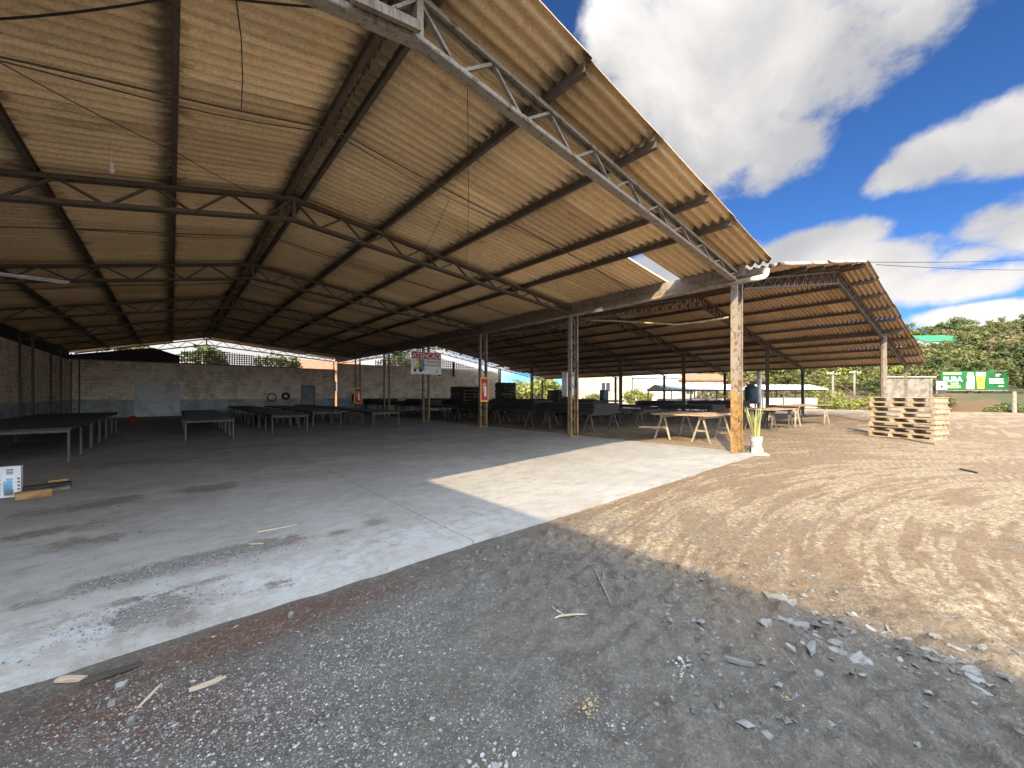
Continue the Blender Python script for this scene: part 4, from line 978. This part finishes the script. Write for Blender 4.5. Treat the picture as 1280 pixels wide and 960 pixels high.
# billboard
zb = 56; e = empty('billboard', (*dp(1218, zb), -1.0), 'wide green beer billboard on a dark post beyond the yard', 'billboard', rz=R(-41.4-8))
w, h, cz = 8.4, 2.75, 1.0+1.5+17.5/FPX*zb
b = MB(); b.box((0, .06, cz), (w, .12, h)); b.build('panel', M['bb_green'], e)
b = MB(); b.box((-.2, .5, (cz-h/2)/2), (.75, .5, cz-h/2)); b.build('post', M['wood_dark'], e)
b = MB(); b.box((0, .2, cz-h/2-.09), (w+.1, .3, .16)); b.build('catwalk', M['concrete_old'], e)
text('PURA', .95, (-2.75, -.01, cz+.15), M['sign_white'], e, depth=.02, bold=.02); text('PURA', .95, (-2.69, .01, cz+.09), M['navy'], e, name='lettering_shadow', depth=.02, bold=.05)
b = MB()
for (x, z, ww, hh) in ((-2.8, 1.02, 2.3, .26),): b.box((x, -.01, cz+z), (ww, .03, hh))
for (x, z, ww, hh) in ((-2.5, -.45, 1.0, .2), (-2.7, -.78, 1.9, .09), (-2.7, -1.02, 1.9, .12)): b.box((x, -.01, cz+z), (ww, .03, hh))
b.build('slogan_strip', M['bb_lime'], e)
text('MP', .55, (3.0, -.01, cz+.72), M['sign_white'], e, depth=.02, bold=.02)
b = MB()
for (x, z, ww, hh) in ((2.7, .1, 1.7, .3), (2.75, -.32, 1.8, .2), (3.3, -.85, .6, .1)): b.box((x, -.01, cz+z), (ww, .03, hh))
b.build('caption_strip', M['sign_white'], e)
pol = lambda P_, x, z, d=.03: MB().prism(P_, 0, d, Matrix.Translation((x, 0, cz+z)) @ Matrix.Rotation(R(90), 4, 'X'))
b = pol([(-.42, -1.2), (.42, -1.2), (.55, .7), (-.55, .7)], .78, .0); b.build('beer_glass', M['beer'], e)
b = pol([(-.6, .0), (.6, .0), (.6, .45), (-.58, .5)], .78, .68, .04); b.build('foam', M['sign_white'], e)
b = pol([(-.5, -1.25), (.5, -1.25), (.55, -.6), (.35, .0), (.5, .55), (.35, 1.15), (-.3, 1.15), (-.45, .4), (-.3, .1), (-.5, -.5)], -.55, 0); b.build('bottle_picture', M['bb_lime'], e)
b = pol([(-.45, -.5), (.5, -.4), (.45, .45), (-.3, .3)], -.5, .05, .045); b.build('bottle_label', M['sign_white'], e)
e = empty('site_board', (*dp(1177, 54), -1.0), 'small grey and white board on posts just left of the green billboard', 'sign', rz=R(-41.4))
b = MB(); b.box((0, 0, 3.75), (1.45, .08, 1.2)); b.build('panel', M['sign_white'], e); b = MB(); b.box((0, -.045, 4.22), (1.4, .02, .12)); b.box((0, -.045, 3.85), (1.4, .02, .05)); b.build('print', M['sign_grey'], e)
b = MB(); b.box((.1, .05, 2.6), (1.2, .1, 1.1)); b.build('lower_panel', M['dark_top'], e); b = MB(); [b.box((s*.55, .12, 1.9), (.12, .1, 3.8)) for s in (-1, 1)]; b.build('posts', M['wood_grey'], e)
def pole(px, z, zg, h, label, arms=2):
    e = empty('utility_pole', (*dp(px, z), zg), label, 'pole', rz=R(-41.4))
    b = MB(); b.tube([(0, 0, 0), (0, 0, h)], [.17, .11], 9); b.build('pole', M['pole_wood'], e, True)
    for k in range(arms):
        b = MB(); b.box((0, -.14, h-.35-k*.8), (1.9-.2*k, .12, .12)); c = b.build('crossarm', M['pole_wood'], e)
        b = MB(); [b.lathe([(.0, 0), (.05, 0), (.06, .08), (.03, .14), (0, .16)], 8, (x, -.14, h-.29-k*.8)) for x in (-.8, -.4, .4, .8)]; b.build('insulators', M['sign_white'], c)
    return e
pole(1225.5, 72, -1.0, 8.3, 'utility pole with two crossarms rising behind the green billboard')
pole(1068, 60, 0, 5.2, 'slim pole among the bushes below the eave', 1); pole(1041, 52, 0, 4.6, 'thin pole left of the slim pole among the bushes', 1)
pl_ = pole(1330, 26, 0, 11.0, 'tall utility pole outside the right edge carrying the wires', 2)
Pp = Vector(pl_.location)
for (za, zb2, px_, lb) in ((6.55, 10.75, 0, 'upper dark power line running from the second shed ridge to the right'), (6.35, 9.95, .4, 'lower dark power line running from the second shed ridge to the right')):
    a = Vector((RX2+.1, 2.2-px_, za)); c = Vector((Pp.x, Pp.y, zb2)); P = []
    for t in np.linspace(0, 1, 16): p = a.lerp(c, t); p.z -= .12*4*t*(1-t); P.append(p)
    b = MB(); b.tube(P, .012, 6); tag(b.build('power_line', M['cable'], None, True), lb, 'wire')
# brown fence at the far right, earth road edge
e = empty('board_fence', (*dp(1276, 62), -.4), 'brown board fence beyond the yard at the right edge', 'fence', rz=R(-41.4))
for k in range(3):
    b = MB(); b.box((0, 0, 1.25+k*.55), (5.2, .06, .42)); b.build('rail_board', M['fence_wood'], e)
for x in (-2.4, 0, 2.4):
    b = MB(); b.box((x, .1, 1.2), (.15, .13, 2.5)); b.build('post', M['fence_wood'], e)
b = MB(); b.tube([(0, 0, -.1), (.05, 0, 1.5), (.02, 0, 2.2)], [.17, .15, .14], 9); o = b.build('fence_post', M['wood_grey'], None); o.location = (*dp(1268, 40), -.4); tag(o, 'leaning grey stump post by the bush at the right edge', 'post')
# hill buildings
house('green_roof_building', 1170, 100, 8.6, 12, 8, 6.2, 1.8, 'white_paint', 'green_roof', 'white building with green roof on the wooded hill', R(-47), 0)
house('hill_house', 1268, 92, 6.2, 7, 5, 3.0, 1.0, 'orange_wall', 'pale_roof', 'small tan house among trees high on the right edge of the hill', R(-47), 2)
# ================================================================== TREES
def leaf_cloud(name, centres, radii, nper, size, mats, seed, up=.3):
    r_ = np.random.default_rng(seed); V = []; 
    for c, rad in zip(centres, radii):
        n = nper; d = r_.normal(size=(n, 3)); d /= np.linalg.norm(d, axis=1)[:, None]; rr = rad*r_.random(n)**.45
        p = np.array(c)+d*rr[:, None]*np.array([1, 1, .8]); nrm = d*.7+r_.normal(size=(n, 3))*.6+np.array([0, 0, up]); nrm /= np.linalg.norm(nrm, axis=1)[:, None]
        a = np.cross(nrm, r_.normal(size=(n, 3))); a /= np.linalg.norm(a, axis=1)[:, None]; bb_ = np.cross(nrm, a)
        s = size*(.6+.8*r_.random(n))[:, None]
        V.append(np.stack([p+a*s, p+bb_*s*.6, p-a*s, p-bb_*s*.6], 1))
    V = np.concatenate(V); q = np.arange(len(V)*4).reshape(-1, 4)
    return np_mesh(name, V.reshape(-1, 3), q, mats)
def tree_proto(h, cw, seed, mat, trunk_h, nper=46, size=.34, nc=26):
    r_ = random.Random(seed); cs = []; rs = []
    for i in range(nc):
        while True:
            x, y, z = r_.uniform(-1, 1), r_.uniform(-1, 1), r_.uniform(-1, 1)
            if .25 < x*x+y*y+z*z < 1: break
        k = .8+.35*math.sin(3*math.atan2(y, x)+seed)
        cs.append((x*cw/2*k, y*cw/2*k, trunk_h+(h-trunk_h)*.5+z*(h-trunk_h)*.5)); rs.append(cw*r_.uniform(.12, .22))
    crown = leaf_cloud('crown', cs, rs, nper, size, mat, seed)
    b = MB(); b.tube([(0, 0, -.4), (.05, .02, trunk_h*.6), (0, 0, trunk_h+(h-trunk_h)*.5)], [h*.03, h*.024, h*.01], 7)
    for c in cs[::3]: b.tube([(0, 0, trunk_h*.8), (c[0]*.5, c[1]*.5, (trunk_h+c[2])*.52), c], [h*.013, h*.009, h*.003], 5)
    return crown, b.mesh('trunk', M['bark'], True)
def put_tree(pr, x, y, z, s, label, group=None, name='tree', cat='tree', mat=None):
    e = empty(name, (x, y, z), label, cat, group, random.uniform(0, 6.28)); e.scale = (s*random.uniform(.9, 1.1), s*random.uniform(.9, 1.1), s*random.uniform(.85, 1.15))
    link('crown', pr[0], e); link('trunk', pr[1], e); return e
protos_t = [tree_proto(7.5, 6.0, 1, LEAF[0], 2.0), tree_proto(8.5, 5.6, 2, LEAF[1], 2.6), tree_proto(6.5, 6.2, 3, LEAF[1], 1.6), tree_proto(7.0, 5.2, 4, LEAF[2], 1.8), tree_proto(8.0, 5.0, 5, LEAF[3], 2.8, 34), tree_proto(9.0, 6.4, 6, LEAF[0], 2.5)]
kinds = ['dark green rounded', 'olive green tall', 'olive green spreading', 'light green', 'brownish thin-leaved', 'dark green tall']
def hz(x, y): return float(terrain(np.array([x]), np.array([y]))[0])
rt = random.Random(21); placed = []
tries = 0
while len(placed) < 190 and tries < 6000:
    tries += 1; x = 88+130*rt.random()**.8; y = x*rt.uniform(-.19, .05)
    if any((x-a)**2+(y-c)**2 < (3.6+x*.006)**2 for a, c in placed): continue
    bx_, by_ = dp(1170, 100)
    if (x-bx_)**2+(y-by_)**2 < 9**2 or (x < bx_ and abs(y-x*by_/bx_) < 3.5 and x > bx_-34): 
        if rt.random() < .8: continue
    placed.append((x, y)); i = rt.choice([0, 0, 1, 1, 2, 2, 3, 4, 5])
    put_tree(protos_t[i], x, y, hz(x, y)-.2, rt.uniform(.7, 1.05)*(.72 if x < 105 else 1), kinds[i]+' tree of the wooded hillside', kinds[i]+' hillside trees')
for k in range(46):
    x = rt.uniform(84, 125); y = x*rt.uniform(.06, .42); i = rt.choice([1, 2, 3, 3, 4, 0])
    put_tree(protos_t[i], x, y, hz(x, y)-.2, rt.uniform(.55, .85), kinds[i]+' tree far behind the low right eave', kinds[i]+' trees behind the eave')
for (x, y, s_k, lb) in ((2.2, 44, .8, 'dark tree behind the back wall, in the middle of the gable opening'), (7.6, 43, .68, 'dark tree behind the back wall near the grey door'), (-2.6, 46, .72, 'dark tree behind the back wall at the left of the gable opening'), (21.5, 46, .8, 'dark tree behind the back wall of the second shed')):
    put_tree(protos_t[5], x, y, 0, s_k, lb)
def bush_proto(seed, w, h, mat, size=.16, nper=70, nc=20):
    r_ = random.Random(seed); cs = []; rs = []
    for i in range(nc):
        a = r_.uniform(0, 6.28); q = r_.random()**.5; cs.append((w/2*q*math.cos(a), w/2*q*math.sin(a), h*(.25+.6*r_.random()*(1-.6*q)))); rs.append(w*r_.uniform(.13, .2))
    crown = leaf_cloud('foliage', cs, rs, nper, size, mat, seed)
    b = MB(); [b.tube([(0, 0, -.2), (c[0]*.4, c[1]*.4, c[2]*.5), c], [.06, .04, .01], 5) for c in cs[::2]]
    return crown, b.mesh('stems', M['bark'])
bp = [bush_proto(1, 4, 3.2, LEAF[2]), bush_proto(2, 4.5, 3.0, LEAF[1]), bush_proto(3, 3.6, 3.4, LEAF[3]), bush_proto(4, 4, 3, LEAF[0])]
def put_bush(i, px, z, s, label, zg=0.0, group=None):
    x, y = dp(px, z); e = empty('bush', (x, y, zg+hz(x, y)-.1), label, 'bush', group, random.uniform(0, 6)); e.scale = (s, s, s*random.uniform(.9, 1.1))
    link('foliage', bp[i][0], e); link('stems', bp[i][1], e)
put_bush(0, 668, 56, 1.65, 'big yellow-green sunlit bush seen past the far end of the second shed'); put_bush(2, 690, 60, 1.3, 'browner bush at the right of the big yellow-green one')
put_bush(1, 650, 66, 1.4, 'olive bush at the left behind the big yellow-green one')
for (i, px_, z, s, lb) in [(0, 1050, 46, .95, 'yellow-green bush between thin poles below the eave'), (1, 1005, 52, 1.1, 'olive bush left of the yellow-green one below the eave'), (2, 975, 60, 1.25, 'brownish bush above the pale low roof below the eave'), (0, 1085, 50, 1.0, 'yellow-green bush just left of the timber post'), (1, 905, 60, 1.5, 'olive bush above the low shed roof left of the nearest column'),
                         (3, 1100, 58, 1.1, 'dark bush between the timber post and the concrete ruin'), (0, 1030, 58, 1.3, 'tall yellow-green bush behind the thin poles'), (1, 1165, 50, .85, 'olive bush between the concrete ruin and the small board'), (3, 1150, 56, 1.1, 'dark green bush above the concrete ruin'), (1, 1070, 64, 1.4, 'olive bush behind the slim pole'), (0, 800, 50, 1.0, 'yellow-green bush in front of the white house below the eave'), (1, 740, 52, .8, 'olive bush in front of the faded pale house below the eave'), (2, 880, 58, 1.2, 'brown-green bush in front of the wide pale house'),
                         (1, 1262, 41, .72, 'grey-green bush behind the leaning stump post at the right edge'), (3, 1275, 43, .8, 'dark bush at the very right edge behind the stump post'), (2, 1205, 62, .5, 'low brown bush under the left half of the billboard'), (0, 1235, 64, .5, 'low yellow bush under the right half of the billboard'), (2, 940, 66, 1.6, 'brown-green bush high behind the water tank'), (3, 860, 82, 1.9, 'dark tall bush behind the wide pale house'), (1, 1190, 70, 1.0, 'olive shrub behind the left end of the billboard'), (3, 1225, 76, 1.2, 'dark shrub behind the middle of the billboard'), (2, 1250, 74, 1.1, 'brown shrub behind the right end of the billboard'), (1, 1270, 78, 1.3, 'olive shrub above the brown board fence'), (3, 1120, 74, 1.5, 'dark shrub high behind the concrete ruin'), (1, 1140, 66, 1.2, 'olive shrub behind the right end of the concrete ruin'), (2, 1178, 60, .6, 'low brown shrub at the foot of the small board'), (1, 1010, 72, 1.7, 'tall olive shrub far behind the thin poles'), (3, 985, 78, 1.8, 'dark tall shrub far behind the pale low roofs')]:
    put_bush(i, px_, z, s, lb)
# ================================================================== WORLD, SUN, CAMERA
SUN = Vector((-1.496, -.708, 1.0)).normalized(); EL = math.asin(SUN.z); AZ = math.atan2(SUN.x, SUN.y)
w = bpy.data.worlds.new('World'); sc.world = w; w.use_nodes = True; nt = w.node_tree; N_ = nt.nodes; N_.clear(); L_ = nt.links.new
def nd(t, **k):
    n = N_.new(t)
    for a, v in k.items(): setattr(n, a, v)
    return n
def mth(op, a, b=0.0, clamp=False):
    n = nd('ShaderNodeMath', operation=op, use_clamp=clamp)
    for i, v in ((0, a), (1, b)):
        if isinstance(v, bpy.types.NodeSocket): L_(v, n.inputs[i])
        else: n.inputs[i].default_value = v
    return n.outputs[0]
sky = nd('ShaderNodeTexSky', sky_type='NISHITA', sun_disc=False); sky.sun_elevation = EL; sky.sun_rotation = AZ % (2*math.pi); sky.altitude = 1500; sky.air_density = .8; sky.dust_density = .2; sky.ozone_density = 3.0
tc = nd('ShaderNodeTexCoord'); D = tc.outputs['Generated']
sep = nd('ShaderNodeSeparateXYZ'); L_(D, sep.inputs[0])
az = mth('ARCTAN2', sep.outputs[0], sep.outputs[1]); el = mth('ARCSINE', sep.outputs[2])
def noise(scale, det, ro, vec=D, dist=0):
    n = nd('ShaderNodeTexNoise'); n.inputs['Scale'].default_value = scale; n.inputs['Detail'].default_value = det; n.inputs['Roughness'].default_value = ro; n.inputs['Distortion'].default_value = dist; L_(vec, n.inputs['Vector']); return n.outputs['Fac']
def ae(px, py):
    a = math.atan((px-640)/FPX); return HEAD+a, math.atan((HOR-py)/FPX*math.cos(a))
clouds = [(860, 50, .25, .19), (975, 40, .28, .20), (1060, 40, .14, .13), (900, 170, .17, .11), (985, 190, .11, .07), (790, 10, .15, .14),
          (1185, 192, .11, .05), (1262, 172, .12, .06), (1130, 215, .06, .04), (1268, 285, .08, .055), (1215, 318, .06, .025),
          (1000, 308, .15, .04), (1085, 335, .15, .05), (1180, 355, .14, .034), (1245, 392, .11, .022), (960, 330, .12, .05), (700, 330, .2, .06), (820, 340, .14, .05), (440, 430, .4, .2), (200, 425, .6, .25)]
best = None
for (px_, py_, wa, we) in clouds:
    a0, e0 = ae(px_, py_)
    q = mth('ADD', mth('POWER', mth('DIVIDE', mth('SUBTRACT', az, a0), wa), 2.0), mth('POWER', mth('DIVIDE', mth('SUBTRACT', el, e0), we), 2.0))
    f = mth('SUBTRACT', 1.0, q); best = f if best is None else mth('SMOOTH_MAX', best, f) if False else mth('MAXIMUM', best, f)
best = mth('MAXIMUM', best, -1.2)
gen = mth('MULTIPLY', mth('SUBTRACT', noise(2.2, 5, .55), .40), 3.0)           # clouds in the rest of the sky, outside the photographed part
mask = mth('GREATER_THAN', mth('ABSOLUTE', mth('SUBTRACT', az, HEAD)), R(66)); mask2 = mth('MAXIMUM', mask, mth('GREATER_THAN', el, R(52)))
best = mth('MAXIMUM', best, mth('SUBTRACT', mth('ADD', gen, .35), mth('MULTIPLY', mth('SUBTRACT', 1.0, mask2), 5.0)))
mpn = nd('ShaderNodeMapping'); mpn.inputs['Scale'].default_value = (1, 1, 1.35); L_(D, mpn.inputs['Vector'])
nz = noise(6.5, 10, .62, mpn.outputs[0], .1); nz2 = noise(2.6, 6, .5, mpn.outputs[0], .2)
dens = mth('ADD', best, mth('ADD', mth('MULTIPLY', mth('SUBTRACT', nz, .5), 3.0), mth('MULTIPLY', mth('SUBTRACT', nz2, .5), .9)))
mr = nd('ShaderNodeMapRange', interpolation_type='SMOOTHSTEP'); L_(dens, mr.inputs[0]); mr.inputs[1].default_value = -.1; mr.inputs[2].default_value = .7
mr2 = nd('ShaderNodeMapRange', interpolation_type='SMOOTHSTEP'); L_(mth('ADD', mth('MULTIPLY', noise(3.2, 7, .55, mpn.outputs[0], .3), 1.0), mth('ADD', mth('MULTIPLY', mth('MAXIMUM', mth('SUBTRACT', .36, el), 0.0), .8), mth('MULTIPLY', mth('MAXIMUM', mth('SUBTRACT', el, .45), 0.0), .35))), mr2.inputs[0]); mr2.inputs[1].default_value = .40; mr2.inputs[2].default_value = .84
def mixc(f, a, b, mode='MIX'):
    n = nd('ShaderNodeMix', data_type='RGBA', blend_type=mode)
    for i, v in ((0, f), (6, a), (7, b)):
        if isinstance(v, bpy.types.NodeSocket): L_(v, n.inputs[i])
        else: n.inputs[i].default_value = v
    return n.outputs[2]
CL = 2.1
cc_ = mixc(mr2.outputs[0], (.56*CL, .56*CL, .575*CL, 1), (1.05*CL, 1.0*CL, .94*CL, 1))
sd = nd('ShaderNodeVectorMath', operation='DOT_PRODUCT'); L_(D, sd.inputs[0]); sd.inputs[1].default_value = tuple(SUN)
fs_ = nd('ShaderNodeMapRange', interpolation_type='SMOOTHSTEP'); L_(sd.outputs['Value'], fs_.inputs[0]); fs_.inputs[1].default_value = -.35; fs_.inputs[2].default_value = .55; fs_.inputs[3].default_value = 1.0; fs_.inputs[4].default_value = 8.0
fill_glow = fs_.outputs[0]                                   # unseen clouds toward the sun brightened as added fill for the shade
cool = mixc(mth('MULTIPLY', mth('SUBTRACT', fill_glow, 1.0), .25), cc_, mixc(1.0, cc_, (.82, .96, 1.16, 1), 'MULTIPLY'))
vm = nd('ShaderNodeVectorMath', operation='SCALE'); L_(cool, vm.inputs[0]); L_(fill_glow, vm.inputs['Scale'])
skyc = mixc(1.0, sky.outputs[0], (.15, .25, .36, 1), 'MULTIPLY')
col = mixc(mth('MULTIPLY', mr.outputs[0], .97), skyc, vm.outputs[0])
bg = nd('ShaderNodeBackground'); bg.inputs['Strength'].default_value = .12; L_(col, bg.inputs['Color'])
out = nd('ShaderNodeOutputWorld'); L_(bg.outputs[0], out.inputs['Surface'])
sl = bpy.data.lights.new('sun', 'SUN'); sl.energy = 2.7; sl.angle = R(.42); sl.color = (1.0, .81, .54)
so = link('sun', sl); so.rotation_euler = SUN.to_track_quat('Z', 'Y').to_euler(); so.location = (-30, -20, 40)
cam = bpy.data.cameras.new('camera'); cam.sensor_width = 36; cam.lens = FPX/1280*36; cam.shift_y = 13/1280; cam.clip_end = 3000; cam.clip_start = .05
co = link('camera', cam); co.location = (0, 0, EYE); co.rotation_euler = (R(90), 0, -HEAD); sc.camera = co
vs = sc.view_settings; vs.view_transform = 'Standard'; vs.look = 'None'; vs.gamma = 1; vs.exposure = 2.05
sc.cycles.max_bounces = 8; sc.cycles.diffuse_bounces = 5; sc.cycles.use_denoising = True
sc.cycles.sample_clamp_indirect = 10
